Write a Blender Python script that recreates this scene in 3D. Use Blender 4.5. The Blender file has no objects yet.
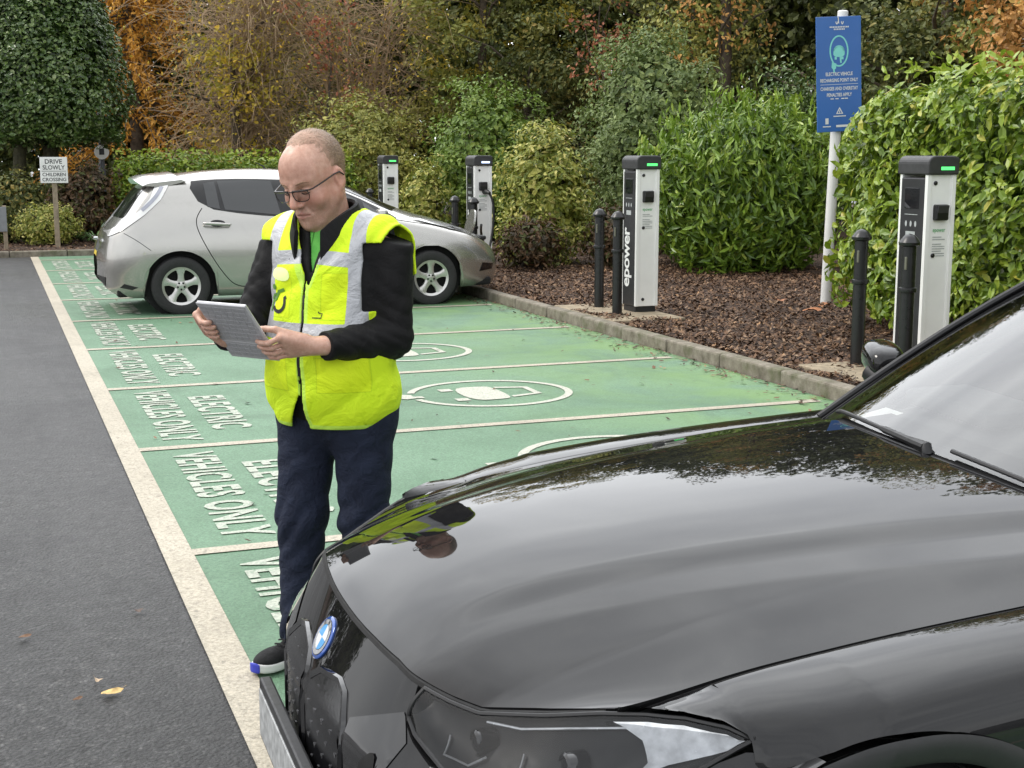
import bpy, bmesh, math, random
import numpy as np
from mathutils import Vector, Matrix, geometry
from mathutils.bvhtree import BVHTree
R = math.radians
rng = np.random.default_rng(7)
random.seed(7)
SC = bpy.context.scene
COL = SC.collection

# ------------------------------------------------------------------ camera
# frame: X runs along the bay lines towards the kerb, Y along the lane away
# from the camera, origin on the wide border line.
cam = bpy.data.cameras.new("camera")
cam.sensor_width = 36.0
cam.lens = 1371.0 / 1024.0 * 36.0
cam.clip_start = 0.05
cam.clip_end = 600
camo = bpy.data.objects.new("camera", cam)
COL.objects.link(camo)
camo.location = (-0.731, -5.769, 1.68)
camo.rotation_euler = (R(90 - 9.4827), 0, R(-20.7636))
SC.camera = camo

# ------------------------------------------------------------------ sky + sun
SUN_EL, SUN_AZ = R(50), R(-66)          # azimuth measured from +Y towards +X
w = bpy.data.worlds.new("World")
SC.world = w
w.use_nodes = True
nt = w.node_tree
for n in list(nt.nodes):
    nt.nodes.remove(n)
N = nt.nodes.new
out = N("ShaderNodeOutputWorld"); bg = N("ShaderNodeBackground")
sky = N("ShaderNodeTexSky"); sky.sky_type = 'NISHITA'; sky.sun_disc = False
sky.sun_elevation = SUN_EL; sky.sun_rotation = SUN_AZ
sky.dust_density = 4.0; sky.air_density = 1.2; sky.ozone_density = 1.0
tc = N("ShaderNodeTexCoord"); mp = N("ShaderNodeMapping")
mp.inputs['Scale'].default_value = (1.0, 1.0, 2.6)
no = N("ShaderNodeTexNoise"); no.inputs['Scale'].default_value = 2.3
no.inputs['Detail'].default_value = 4; no.inputs['Roughness'].default_value = 0.45
no.inputs['Distortion'].default_value = 0.5
cr = N("ShaderNodeValToRGB")
cr.color_ramp.elements[0].position = 0.33; cr.color_ramp.elements[0].color = (8.3, 8.5, 8.85, 1)
cr.color_ramp.elements[1].position = 0.68; cr.color_ramp.elements[1].color = (11.8, 12.0, 12.2, 1)
mx = N("ShaderNodeMixRGB"); mx.inputs[0].default_value = 0.9
L = nt.links.new
L(tc.outputs['Generated'], mp.inputs['Vector']); L(mp.outputs[0], no.inputs['Vector'])
L(no.outputs['Fac'], cr.inputs[0])
# thinner, brighter cloud beyond the trees
sdir = N("ShaderNodeVectorMath"); sdir.operation = 'DOT_PRODUCT'
sdir.inputs[1].default_value = (math.sin(R(22)) * math.cos(R(42)), math.cos(R(22)) * math.cos(R(42)), math.sin(R(42)))
gr = N("ShaderNodeValToRGB"); gr.color_ramp.interpolation = 'EASE'
gr.color_ramp.elements[0].position = 0.50; gr.color_ramp.elements[0].color = (.92, .92, .92, 1)
gr.color_ramp.elements[1].position = 1.0; gr.color_ramp.elements[1].color = (1.95, 1.95, 1.95, 1)
mu = N("ShaderNodeMixRGB"); mu.blend_type = 'MULTIPLY'; mu.inputs[0].default_value = 1.0
L(tc.outputs['Generated'], sdir.inputs[0]); L(sdir.outputs['Value'], gr.inputs[0])
L(cr.outputs[0], mu.inputs[1]); L(gr.outputs[0], mu.inputs[2])
L(sky.outputs[0], mx.inputs[1]); L(mu.outputs[0], mx.inputs[2])
L(mx.outputs[0], bg.inputs['Color']); bg.inputs['Strength'].default_value = 0.1
L(bg.outputs[0], out.inputs['Surface'])

sl = bpy.data.lights.new("sun", 'SUN'); sl.energy = 1.0; sl.angle = R(18)
sl.color = (1.0, 0.95, 0.88)
so = bpy.data.objects.new("sun", sl); COL.objects.link(so)
sd = Vector((math.sin(SUN_AZ) * math.cos(SUN_EL), math.cos(SUN_AZ) * math.cos(SUN_EL), math.sin(SUN_EL)))
so.rotation_euler = sd.to_track_quat('Z', 'Y').to_euler()

vs = SC.view_settings
vs.view_transform = 'Standard'; vs.look = 'None'; vs.gamma = 1.0
vs.exposure = 0.80
vs.use_curve_mapping = False
SC.render.engine = 'CYCLES'
SC.cycles.max_bounces = 8
SC.cycles.transparent_max_bounces = 12

# ------------------------------------------------------------------ helpers
class NB:
    """tiny node builder for procedural materials"""
    def __init__(s, name):
        s.m = bpy.data.materials.new(name); s.m.use_nodes = True
        s.t = s.m.node_tree; s.t.nodes.clear()
        s.out = s.t.nodes.new("ShaderNodeOutputMaterial")
        s.b = s.t.nodes.new("ShaderNodeBsdfPrincipled")
        s.t.links.new(s.b.outputs[0], s.out.inputs[0])
        s.tc = s.t.nodes.new("ShaderNodeTexCoord")
    def n(s, typ, **kw):
        n = s.t.nodes.new("ShaderNode" + typ)
        for k, v in kw.items():
            setattr(n, k, v)
        return n
    def l(s, a, b): s.t.links.new(a, b)
    def noise(s, scale, detail=4, rough=.55, dist=0., coord='Object', stretch=None):
        n = s.n("TexNoise"); n.inputs['Scale'].default_value = scale
        n.inputs['Detail'].default_value = detail; n.inputs['Roughness'].default_value = rough
        n.inputs['Distortion'].default_value = dist
        src = s.tc.outputs[coord]
        if stretch:
            mp = s.n("Mapping"); mp.inputs['Scale'].default_value = stretch
            s.l(src, mp.inputs[0]); src = mp.outputs[0]
        s.l(src, n.inputs['Vector']); return n.outputs['Fac']
    def ramp(s, fac, stops):
        r = s.n("ValToRGB"); e = r.color_ramp.elements
        while len(e) < len(stops): e.new(0.5)
        for x, (p, c) in zip(e, stops):
            x.position = p; x.color = (c[0], c[1], c[2], 1) if not isinstance(c, (int, float)) else (c, c, c, 1)
        s.l(fac, r.inputs[0]); return r.outputs[0]
    def mix(s, fac, a, b, mode='MIX'):
        m = s.n("MixRGB"); m.blend_type = mode
        for i, v in enumerate((fac, a, b)):
            if isinstance(v, (int, float)): m.inputs[i].default_value = v if i == 0 else (v, v, v, 1)
            elif isinstance(v, tuple): m.inputs[i].default_value = (v[0], v[1], v[2], 1)
            else: s.l(v, m.inputs[i])
        return m.outputs[0]
    def math(s, op, a, b=None, clamp=False):
        m = s.n("Math"); m.operation = op; m.use_clamp = clamp
        for i, v in enumerate((a, b)):
            if v is None: continue
            if isinstance(v, (int, float)): m.inputs[i].default_value = v
            else: s.l(v, m.inputs[i])
        return m.outputs[0]
    def attr(s, name):
        a = s.n("Attribute"); a.attribute_name = name; return a.outputs['Fac']
    def bump(s, h, strength=.3, dist=.01):
        b = s.n("Bump"); b.inputs['Strength'].default_value = strength; b.inputs['Distance'].default_value = dist
        s.l(h, b.inputs['Height']); s.l(b.outputs[0], s.b.inputs['Normal'])
    def set(s, **kw):
        for k, v in kw.items():
            i = s.b.inputs[k.replace('_', ' ')]
            if isinstance(v, tuple): i.default_value = (v[0], v[1], v[2], 1)
            elif isinstance(v, (int, float)): i.default_value = v
            else: s.l(v, i)
        return s

def simple(name, col, rough=.5, metal=0., var=.12, scale=20, bump=0., bscale=80, coat=0., spec=.5, bdist=.002):
    b = NB(name)
    c2 = tuple(min(1, x * (1 + var)) for x in col); c1 = tuple(x * (1 - var) for x in col)
    b.set(Base_Color=b.ramp(b.noise(scale), [(.3, c1), (.7, c2)]), Metallic=metal)
    b.set(Roughness=b.ramp(b.noise(scale * 2.3), [(.3, max(0, rough - .06)), (.7, min(1, rough + .06))]))
    b.b.inputs['Specular IOR Level'].default_value = spec
    if coat: b.set(Coat_Weight=coat, Coat_Roughness=.03)
    if bump: b.bump(b.noise(bscale, 3), bump, bdist)
    return b.m

def tag(o, label=None, cat=None, group=None, kind=None):
    if label: o['label'] = label
    if cat: o['category'] = cat
    if group: o['group'] = group
    if kind: o['kind'] = kind
    return o

def empty(name, loc=(0, 0, 0), rz=0., rx=0., ry=0.):
    o = bpy.data.objects.new(name, None); COL.objects.link(o)
    o.location = loc; o.rotation_euler = (rx, ry, rz); o.empty_display_size = .2
    return o

def link(name, me, mats=None, parent=None, loc=None):
    o = bpy.data.objects.new(name, me); COL.objects.link(o)
    if mats is not None:
        for m in (mats if isinstance(mats, (list, tuple)) else [mats]): me.materials.append(m)
    if parent is not None: o.parent = parent
    if loc is not None: o.location = loc
    return o

def pmesh(name, V, F, smooth=False):
    me = bpy.data.meshes.new(name)
    me.from_pydata([tuple(map(float, v)) for v in V], [], [tuple(map(int, f)) for f in F])
    if smooth: me.polygons.foreach_set('use_smooth', [True] * len(me.polygons))
    me.update(); return me

def npmesh(name, V, quads=None, tris=None, smooth=False, attrs=None):
    """fast mesh from numpy arrays"""
    V = np.asarray(V, np.float32); me = bpy.data.meshes.new(name)
    me.vertices.add(len(V)); me.vertices.foreach_set('co', V.ravel())
    parts = []; tot = []
    if quads is not None and len(quads): parts.append(np.asarray(quads, np.int32).ravel()); tot.append(np.full(len(quads), 4, np.int32))
    if tris is not None and len(tris): parts.append(np.asarray(tris, np.int32).ravel()); tot.append(np.full(len(tris), 3, np.int32))
    li = np.concatenate(parts); lt = np.concatenate(tot)
    me.loops.add(len(li)); me.loops.foreach_set('vertex_index', li)
    me.polygons.add(len(lt))
    ls = np.concatenate([[0], np.cumsum(lt)[:-1]]).astype(np.int32)
    me.polygons.foreach_set('loop_start', ls)
    me.polygons.foreach_set('use_smooth', np.full(len(lt), smooth))
    me.update(calc_edges=True)
    if attrs:
        for k, a in attrs.items():
            at = me.attributes.new(k, 'FLOAT', 'POINT'); at.data.foreach_set('value', np.asarray(a, np.float32))
    me.validate(); return me

class MB:
    """collects boxes, tubes and lathes into ONE mesh"""
    def __init__(s): s.V = []; s.F = []; s.mi = []; s.sm = []; s.cur = 0
    def add(s, V, F, smooth=False):
        o = len(s.V); s.V += [tuple(v) for v in V]; s.F += [tuple(i + o for i in f) for f in F]
        s.mi += [s.cur] * len(F); s.sm += [smooth] * len(F); return s
    def box(s, c, d, bev=0.004, rot=None):
        bm = bmesh.new(); bmesh.ops.create_cube(bm, size=1)
        bmesh.ops.scale(bm, vec=d, verts=bm.verts)
        if bev: bmesh.ops.bevel(bm, geom=bm.edges[:], offset=min(bev, min(d) * .45), segments=2, affect='EDGES', profile=.5)
        M = Matrix.Translation(c) @ (rot.to_4x4() if rot else Matrix.Identity(4))
        bm.verts.index_update()
        s.add([M @ v.co for v in bm.verts], [[v.index for v in f.verts] for f in bm.faces]); bm.free(); return s
    def tube(s, pts, r, n=10, cap=True, closed=False):
        pts = [Vector(p) for p in pts]; m = len(pts)
        rs = r if isinstance(r, (list, tuple)) else [r] * m
        V = []; F = []; prev = None
        for i, p in enumerate(pts):
            if closed: t = pts[(i + 1) % m] - pts[i - 1]
            else: t = pts[min(i + 1, m - 1)] - pts[max(i - 1, 0)]
            t.normalize()
            if prev is None:
                a = Vector((0, 0, 1)) if abs(t.z) < .9 else Vector((1, 0, 0))
                u = t.cross(a).normalized()
            else:
                u = (prev - t * prev.dot(t)).normalized()
            prev = u; v = t.cross(u)
            for k in range(n):
                A = 2 * math.pi * k / n
                V.append(p + (u * math.cos(A) + v * math.sin(A)) * rs[i])
        rng_ = range(m) if closed else range(m - 1)
        for i in rng_:
            j = (i + 1) % m
            for k in range(n):
                F.append((i * n + k, i * n + (k + 1) % n, j * n + (k + 1) % n, j * n + k))
        if cap and not closed:
            F.append(tuple(range(n))[::-1]); F.append(tuple((m - 1) * n + k for k in range(n)))
        return s.add(V, F, True)
    def lathe(s, prof, c=(0, 0, 0), n=24, axis='Z', ring=False, cap=True):
        V = []; F = []; m = len(prof)
        for r, z in prof:
            for k in range(n):
                A = 2 * math.pi * k / n; x, y = r * math.cos(A), r * math.sin(A)
                p = (x, y, z) if axis == 'Z' else ((x, z, y) if axis == 'Y' else (z, x, y))
                V.append((p[0] + c[0], p[1] + c[1], p[2] + c[2]))
        for i in range(m - 1 + (1 if ring else 0)):
            for k in range(n):
                a, b2 = i % m, (i + 1) % m
                F.append((a * n + k, a * n + (k + 1) % n, b2 * n + (k + 1) % n, b2 * n + k))
        if not ring:
            if cap: F.append(tuple(range(n))); F.append(tuple((m - 1) * n + k for k in range(n)))
        return s.add(V, F, True)
    def prism(s, outline, z0, z1, M=None, smooth=False):
        n = len(outline); M = M or Matrix.Identity(4)
        V = [M @ Vector((x, y, z0)) for x, y in outline] + [M @ Vector((x, y, z1)) for x, y in outline]
        F = [tuple(range(n))[::-1], tuple(range(n, 2 * n))] + [(i, (i + 1) % n, n + (i + 1) % n, n + i) for i in range(n)]
        return s.add(V, F, smooth)
    def build(s, name, mats, parent=None, loc=None, fix=True, auto=True):
        me = pmesh(name, s.V, s.F)
        bm = bmesh.new(); bm.from_mesh(me)
        if fix: bmesh.ops.recalc_face_normals(bm, faces=bm.faces)
        bm.to_mesh(me); bm.free()
        me.polygons.foreach_set('use_smooth', s.sm); me.polygons.foreach_set('material_index', s.mi)
        if auto and any(s.sm):
            try: me.set_sharp_from_angle(angle=R(40))
            except Exception: pass
        return link(name, me, mats, parent, loc)

def text_mesh(txt, size=1., bold=0., align='CENTER', ext=0., spacing=1.0):
    cu = bpy.data.curves.new("lettering", 'FONT'); cu.body = txt; cu.size = size
    cu.align_x = align; cu.align_y = 'CENTER'; cu.offset = bold; cu.extrude = ext; cu.resolution_u = 3
    cu.space_character = spacing
    o = bpy.data.objects.new("lettering", cu); COL.objects.link(o)
    dg = bpy.context.evaluated_depsgraph_get(); dg.update()
    me = bpy.data.meshes.new_from_object(o.evaluated_get(dg))
    bpy.data.objects.remove(o); bpy.data.curves.remove(cu)
    V = np.array([v.co[:] for v in me.vertices]); F = [tuple(p.vertices) for p in me.polygons]
    bpy.data.meshes.remove(me)
    return V, F

def fit_text(txt, w_, h_, bold=0., spacing=1.0):
    """text scaled to exactly w x h, centred on the origin"""
    V, F = text_mesh(txt, 1., bold, spacing=spacing)
    lo, hi = V.min(0), V.max(0); V = V - (lo + hi) / 2
    V[:, 0] *= w_ / (hi[0] - lo[0]); V[:, 1] *= h_ / (hi[1] - lo[1])
    return V, F

def frame(o, X, Y, Z=None):
    X = Vector(X).normalized(); Y = Vector(Y).normalized(); Z = X.cross(Y)
    M = Matrix((X, Y, Z)).transposed().to_4x4(); M.translation = Vector(o); return M

def bspline(P, n, closed=False):
    """uniform cubic B-spline, clamped by end tripling; P (m,d) -> (n,d)"""
    P = np.asarray(P, float)
    P = np.concatenate([[2 * P[0] - P[1]], P, [2 * P[-1] - P[-2]]])
    m = len(P) - 3; t = np.linspace(0, m - 1e-9, n); i = t.astype(int); f = t - i
    f = f.reshape((-1,) + (1,) * (P.ndim - 1))
    return ((1 - f) ** 3 * P[i] + (3 * f ** 3 - 6 * f ** 2 + 4) * P[i + 1] + (-3 * f ** 3 + 3 * f ** 2 + 3 * f + 1) * P[i + 2] + f ** 3 * P[i + 3]) / 6

def grid_mesh(name, G, smooth=True, flip=False):
    """G (n,m,3) -> quad mesh"""
    n, m = G.shape[:2]; idx = np.arange(n * m).reshape(n, m)
    q = np.stack([idx[:-1, :-1], idx[1:, :-1], idx[1:, 1:], idx[:-1, 1:]], -1).reshape(-1, 4)
    if flip: q = q[:, ::-1]
    return npmesh(name, G.reshape(-1, 3), quads=q, smooth=smooth)

def bvh_of(objs):
    V = []; F = []
    for o in (objs if isinstance(objs, (list, tuple)) else [objs]):
        b = len(V); V += [o.matrix_basis @ v.co for v in o.data.vertices]
        F += [tuple(i + b for i in p.vertices) for p in o.data.polygons]
    return BVHTree.FromPolygons(V, F)

def resample(poly, step, closed=True):
    out = []; n = len(poly)
    for i in range(n if closed else n - 1):
        a = np.array(poly[i], float); b = np.array(poly[(i + 1) % n], float)
        k = max(1, int(np.linalg.norm(b - a) / step))
        out += [tuple(a + (b - a) * j / k) for j in range(k)]
    if not closed: out.append(tuple(poly[-1]))
    return out

def smooth_poly(poly, it=2):
    """Chaikin corner cutting of a closed outline"""
    for _ in range(it):
        q = []; n = len(poly)
        for i in range(n):
            a = np.array(poly[i], float); b = np.array(poly[(i + 1) % n], float)
            q += [tuple(a * .75 + b * .25), tuple(a * .25 + b * .75)]
        poly = q
    return poly

def decal(poly, M, bvh, off=.003, step=.04, extra=None, reach=5., thick=0.):
    """fill the outline and lay it on a surface: M maps (u,v,0) to start points, rays go along -Z of M.
    returns V, F"""
    pl = resample(poly, step); n = len(pl)
    A = np.array(pl); lo, hi = A.min(0), A.max(0)
    pts = [Vector(p) for p in pl]
    gx = np.arange(lo[0] + step * .5, hi[0], step); gy = np.arange(lo[1] + step * .5, hi[1], step)
    for x in gx:
        for y in gy: pts.append(Vector((x, y)))
    cv, ce, cf, *_ = geometry.delaunay_2d_cdt(pts, [(i, (i + 1) % n) for i in range(n)], [], 1, 1e-6)
    return project([(v.x, v.y) for v in cv], [tuple(f) for f in cf], M, bvh, off, reach)

def project(uv, F, M, bvh, off, reach=5.):
    d = -(M.to_3x3() @ Vector((0, 0, 1))); V = []
    for u in uv:
        p = M @ Vector((u[0], u[1], 0))
        h, nrm, i, dist = bvh.ray_cast(p, d, reach)
        if h is None:
            h, nrm, i, dist = bvh.find_nearest(p + d * .5) if False else bvh.find_nearest(p)
        if nrm.dot(d) > 0: nrm = -nrm
        V.append(h + nrm * off)
    return V, F

# ------------------------------------------------------------------ ground
def mat_asphalt():
    b = NB("asphalt")
    fine = b.noise(62, 6, .85); mid = b.noise(24, 4, .7); big = b.noise(.55, 4, .6, .6)
    c = b.ramp(fine, [(.40, (.012, .012, .0125)), (.5, (.055, .0545, .055)), (.60, (.21, .207, .205))])
    vo = b.n("TexVoronoi"); vo.inputs['Scale'].default_value = 78; b.l(b.tc.outputs['Object'], vo.inputs['Vector'])
    hs = b.n("SeparateXYZ"); b.l(vo.outputs['Color'], hs.inputs[0]); ed = b.ramp(vo.outputs['Distance'], [(.25, 1.), (.6, .25)])
    st_ = b.ramp(hs.outputs[0], [(.0, (.015, .015, .017)), (.55, (.046, .046, .049)), (.85, (.11, .108, .106)), (1., (.27, .265, .255))])
    c = b.mix(.6, c, b.mix(1., st_, ed, 'MULTIPLY'))
    c = b.mix(b.ramp(mid, [(.35, 0.), (.75, .35)]), c, (.085, .084, .085))
    mot = b.noise(13, 8, .82); c = b.mix(1., c, b.ramp(mot, [(.34, .22), (.5, .72), (.66, 1.5)]), 'MULTIPLY')
    c = b.mix(b.ramp(big, [(.40, .0), (.62, .62)]), c, (.032, .032, .033))
    streak = b.noise(1.0, 4, .6, .3, stretch=(2.2, .16, 1))
    c = b.mix(b.ramp(streak, [(.45, 0.), (.7, .30)]), c, (.08, .079, .08))
    b.set(Base_Color=c, Roughness=b.ramp(big, [(.35, .34), (.65, .62)]))
    h = b.math('ADD', b.math('ADD', b.math('MULTIPLY', fine, .6), b.math('ADD', mid, mot)), b.math('MULTIPLY', vo.outputs['Distance'], -.8))
    b.bump(h, .95, .010); return b.m

def mat_paint(name, base, wear_to, wear=.5, scale=60, rough=.6, dirt=.25, bump=.5, stain=None, moss=None):
    b = NB(name)
    fine = b.noise(80, 4, .75); w1 = b.noise(scale, 5, .75); big = b.noise(.9, 5, .62, .5)
    lo = tuple(x * .62 for x in base); hi = tuple(min(1, x * 1.36) for x in base)
    c = b.mix(b.ramp(fine, [(.34, 0.), (.68, 1.)]), lo, hi)
    c = b.mix(b.math('MULTIPLY', b.ramp(w1, [(wear, 0.), (wear + .1, 1.)]), .85), c, wear_to)
    c = b.mix(b.ramp(big, [(.42, 0.), (.72, dirt)]), c, tuple(x * .45 for x in base))
    if stain:
        st = b.noise(1.3, 5, .7, 1.2, stretch=(1.8, .6, 1))
        c = b.mix(b.ramp(st, [(.56, 0.), (.66, .55)]), c, stain)
    if moss:
        sx = b.n("SeparateXYZ"); b.l(b.tc.outputs['Object'], sx.inputs[0])
        f_ = b.math('MULTIPLY', b.ramp(b.math('MULTIPLY', sx.outputs[0], .2), [(.42, 0.), (.92, 1.)]), b.ramp(b.noise(1.1, 5, .65, .8), [(.36, 0.), (.6, .8)]))
        c = b.mix(f_, c, moss)
        tr_ = b.noise(1.0, 4, .6, .2, stretch=(.25, 2.6, 1)); c = b.mix(b.ramp(tr_, [(.56, 0.), (.72, .4)]), c, tuple(x * .5 for x in base))
        sp = b.noise(9, 5, .7); c = b.mix(b.ramp(sp, [(.66, 0.), (.72, .75)]), c, (.05, .06, .04))
    b.set(Base_Color=c, Roughness=b.ramp(big, [(.3, rough - .1), (.7, rough + .08)]))
    b.bump(fine, bump, .006); return b.m

M_ASPH = mat_asphalt()
GREEN = (.118, .225, .134)
M_GREEN = mat_paint("green bay surfacing", GREEN, (.05, .12, .075), .59, 44, .62, .45, .8, (.075, .15, .085), (.15, .27, .075))
M_LINE = mat_paint("cream line paint", (.43, .385, .30), (.18, .16, .125), .56, 30, .6, .4)
M_LET = mat_paint("worn lettering paint", (.40, .43, .355), GREEN, .54, 34, .6, .15)
M_SYM = mat_paint("worn symbol paint", (.46, .46, .385), (.22, .32, .22), .57, 26, .6, .15)

def sheet(name, x0, y0, x1, y1, z, m, sub=1):
    return tag(link(name, pmesh(name, [(x0, y0, z), (x1, y0, z), (x1, y1, z), (x0, y1, z)], [(0, 1, 2, 3)]), m), kind='structure')
sheet('ground', -160, -160, 160, 160, 0, M_ASPH)
sheet('green_bay_surface', 0, -11, 4.66, 18.45, .004, M_GREEN)

BW = 2.2
mb = MB()
def strip(mb, x0, y0, x1, y1, z):
    mb.add([(x0, y0, z), (x1, y0, z), (x1, y1, z), (x0, y1, z)], [(0, 1, 2, 3)])
strip(mb, -.125, -11, 0, 18.45, .008)
for k in range(-5, 9):
    y = k * BW
    x1 = 4.55 + .05 * math.sin(k * 3.1)
    strip(mb, .0, y - .045, x1, y + .045, .009)
tag(mb.build('bay_line_marking', M_LINE), kind='structure')

mb = MB()
for k in range(-3, 8):
    yc = k * BW + BW / 2
    for txt, x, ln, ht, dy in (("VEHICLES ONLY", .275, 1.86, .225, 0.), ("ELECTRIC", .615, 1.22, .235, -.03)):
        V, F = fit_text(txt, ln, ht * 1.06, .030, 1.10)
        mb.add([(x + v[1], yc + dy - v[0], .0085) for v in V], [f for f in F])
tag(mb.build('bay_lettering', M_LET, fix=False), kind='structure')

def poly_ring(mb, cx, cy, rx, ry, wd, z, a0=0, a1=2 * math.pi, n=72):
    V = []; F = []
    for i in range(n + 1):
        a = a0 + (a1 - a0) * i / n
        for q in (-wd / 2, wd / 2): V.append((cx + (rx + q) * math.cos(a), cy + (ry + q) * math.sin(a), z))
    F = [(2 * i, 2 * i + 1, 2 * i + 3, 2 * i + 2) for i in range(n)]
    mb.add(V, F)
mb = MB()
for k in range(-2, 8):
    cy = k * BW + BW / 2; cx = 2.54; z = .0088
    T = lambda s, t: (cx + t, cy - s, z)                  # s to the right, t up when read from the lane
    poly_ring(mb, cx, cy, .57, .52, .055, z, R(-170), R(162))
    body = smooth_poly([(-.27, -.22), (-.27, .02), (-.22, .09), (.22, .09), (.27, .02), (.27, -.22)], 2)
    mb.add([T(*p) for p in body], [tuple(range(len(body)))[::-1]])
    for s0 in (-.25, .15):
        mb.add([T(s0, -.32), T(s0 + .1, -.32), T(s0 + .1, -.225), T(s0, -.225)], [(3, 2, 1, 0)])
    wq = [(-.22, .10), (-.15, .34), (.15, .34), (.22, .10)]
    wi = [(-.165, .10), (-.115, .29), (.115, .29), (.165, .10)]
    for i in range(3):
        mb.add([T(*wq[i]), T(*wq[i + 1]), T(*wi[i + 1]), T(*wi[i])], [(3, 2, 1, 0)])
    plug = [(-.10, -.56), (-.13, -.62), (-.07, -.70), (-.07, -.80), (.0, -.80), (.0, -.70), (.06, -.63), (.04, -.56)]
    mb.add([T(*p) for p in plug], [tuple(range(len(plug)))])
    mb.add([T(-.03, -.56), T(.03, -.56), T(.06, -.50), T(-.02, -.50)], [(0, 1, 2, 3)])
tag(mb.build('charging_symbol_marking', M_SYM, fix=False), kind='structure')

# kerb
def mat_kerb():
    b = NB("weathered kerb concrete")
    c = b.ramp(b.noise(9, 6, .7), [(.3, (.10, .085, .06)), (.5, (.20, .175, .135)), (.72, (.30, .27, .22))])
    c = b.mix(b.ramp(b.noise(3.2, 5, .7), [(.5, 0.), (.66, .75)]), c, (.075, .085, .03))
    c = b.mix(b.ramp(b.noise(160, 2), [(.55, 0.), (.7, .5)]), c, (.09, .08, .07))
    b.set(Base_Color=c, Roughness=.85); b.bump(b.noise(90, 5, .7), .6, .008); return b.m
M_KERB = mat_kerb()
mb = MB()
y = -9.0
while y < 18.4:
    mb.box((4.735 + .006 * math.sin(y * 5), y + .455, .035), (.13, .905, .155), .018, Matrix.Rotation(.004 * math.sin(y * 9), 3, 'Z')); y += .915
x = -16.
while x < 4.7:
    mb.box((x + .455, 18.53, .03), (.905, .13, .145), .018); x += .915
tag(mb.build('kerb', M_KERB), kind='structure')
mb = MB()
mb.box((5.2, 6.85, .066), (.78, 1.5, .09), .012)
tag(mb.build('charger_footing', simple("sandy footing concrete", (.27, .22, .15), .9, 0, .3, 14, .5, 70)), kind='structure')
mb = MB(); mb.box((5.4, 2.45, .066), (.9, 1.3, .09), .012)
tag(mb.build('charger_footing', bpy.data.materials["sandy footing concrete"]), kind='structure')

# planting beds
def mat_soil():
    b = NB("bark mulch soil")
    c = b.ramp(b.noise(34, 6, .75), [(.3, (.014, .008, .005)), (.5, (.06, .034, .021)), (.7, (.13, .078, .048))])
    b.set(Base_Color=c, Roughness=.9); b.bump(b.noise(40, 5, .7), .9, .03); return b.m
M_SOIL = mat_soil()
def hbed(x, y):
    return .085 + .018 * np.sin(x * 2.3 + 1) * np.sin(y * 1.7) + .012 * np.sin(x * 6.1 + y * 4.3) + .008 * np.sin(y * 9.7 - x * 7.3) + .035 * np.clip((x - 5.2) / 3, 0, 1) * (y < 18.4)
def bedgrid(name, x0, x1, y0, y1, st):
    xs = np.arange(x0, x1 + st, st); ys = np.arange(y0, y1 + st, st)
    X, Y = np.meshgrid(xs, ys, indexing='ij')
    tag(link(name, grid_mesh(name, np.stack([X, Y, hbed(X, Y)], -1), flip=False), M_SOIL), kind='structure')
bedgrid('planting_bed', 4.79, 14.0, -10, 18.3, .12)
bedgrid('planting_bed', -24, 26, 18.585, 60, .3)
bedgrid('planting_bed', 14.12, 34, -10, 18.3, .4)

def flakes(n, P, lo, hi, tilt=.35):
    """little flat bark or leaf pieces lying about"""
    a = rng.uniform(0, 2 * np.pi, n); ln = rng.uniform(lo, hi, n); wd = ln * rng.uniform(.25, .6, n)
    u = np.stack([np.cos(a), np.sin(a), rng.normal(0, tilt, n)], -1); v = np.stack([-np.sin(a), np.cos(a), rng.normal(0, tilt, n)], -1)
    c = [P + u * (ln * sx)[:, None] * .5 + v * (wd * sy)[:, None] * .5 for sx, sy in ((-1, -.6), (.3, -1), (1, .2), (-.4, 1))]
    V = np.stack(c, 1).reshape(-1, 3); return V, np.arange(4 * n).reshape(n, 4), np.repeat(rng.random(n), 4)
def mat_flake(name, stops, rough=.8):
    b = NB(name); b.set(Base_Color=b.ramp(b.attr('tint'), stops), Roughness=rough); return b.m
n1, n2, n3 = 62000, 14000, 6000
X = np.concatenate([4.82 + 4.6 * rng.random(n1) ** 1.25, rng.uniform(4.8, 10, n2), rng.uniform(-3, 5, n3)])
Y = np.concatenate([rng.uniform(2.2, 12.5, n1), rng.uniform(9, 18.2, n2), rng.uniform(18.62, 21, n3)])
V, Q, tnt = flakes(len(X), np.stack([X, Y, hbed(X, Y) + rng.uniform(.004, .03, len(X))], -1), .014, .062, .4)
M_CHIP = mat_flake("bark chips", [(.0, (.022, .012, .008)), (.4, (.085, .042, .020)), (.8, (.17, .092, .046)), (.93, (.24, .16, .10)), (1., (.34, .19, .09))])
tag(link('bark_mulch', npmesh('bark_mulch', V, quads=Q, attrs={'tint': tnt}), M_CHIP), kind='stuff')
n = 1500
X = 4.655 - np.abs(rng.normal(0, .16, n)); Y = rng.uniform(0, 17, n)
nb = 260
X = np.concatenate([X, rng.uniform(.1, 4.6, nb)]); Y = np.concatenate([Y, rng.uniform(-1, 15, nb)])
V, Q, tnt = flakes(len(X), np.stack([X, Y, np.full(len(X), .016)], -1), .015, .06, .18)
tag(link('leaf_litter', npmesh('leaf_litter', V, quads=Q, attrs={'tint': tnt}), M_CHIP), kind='stuff')

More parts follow.
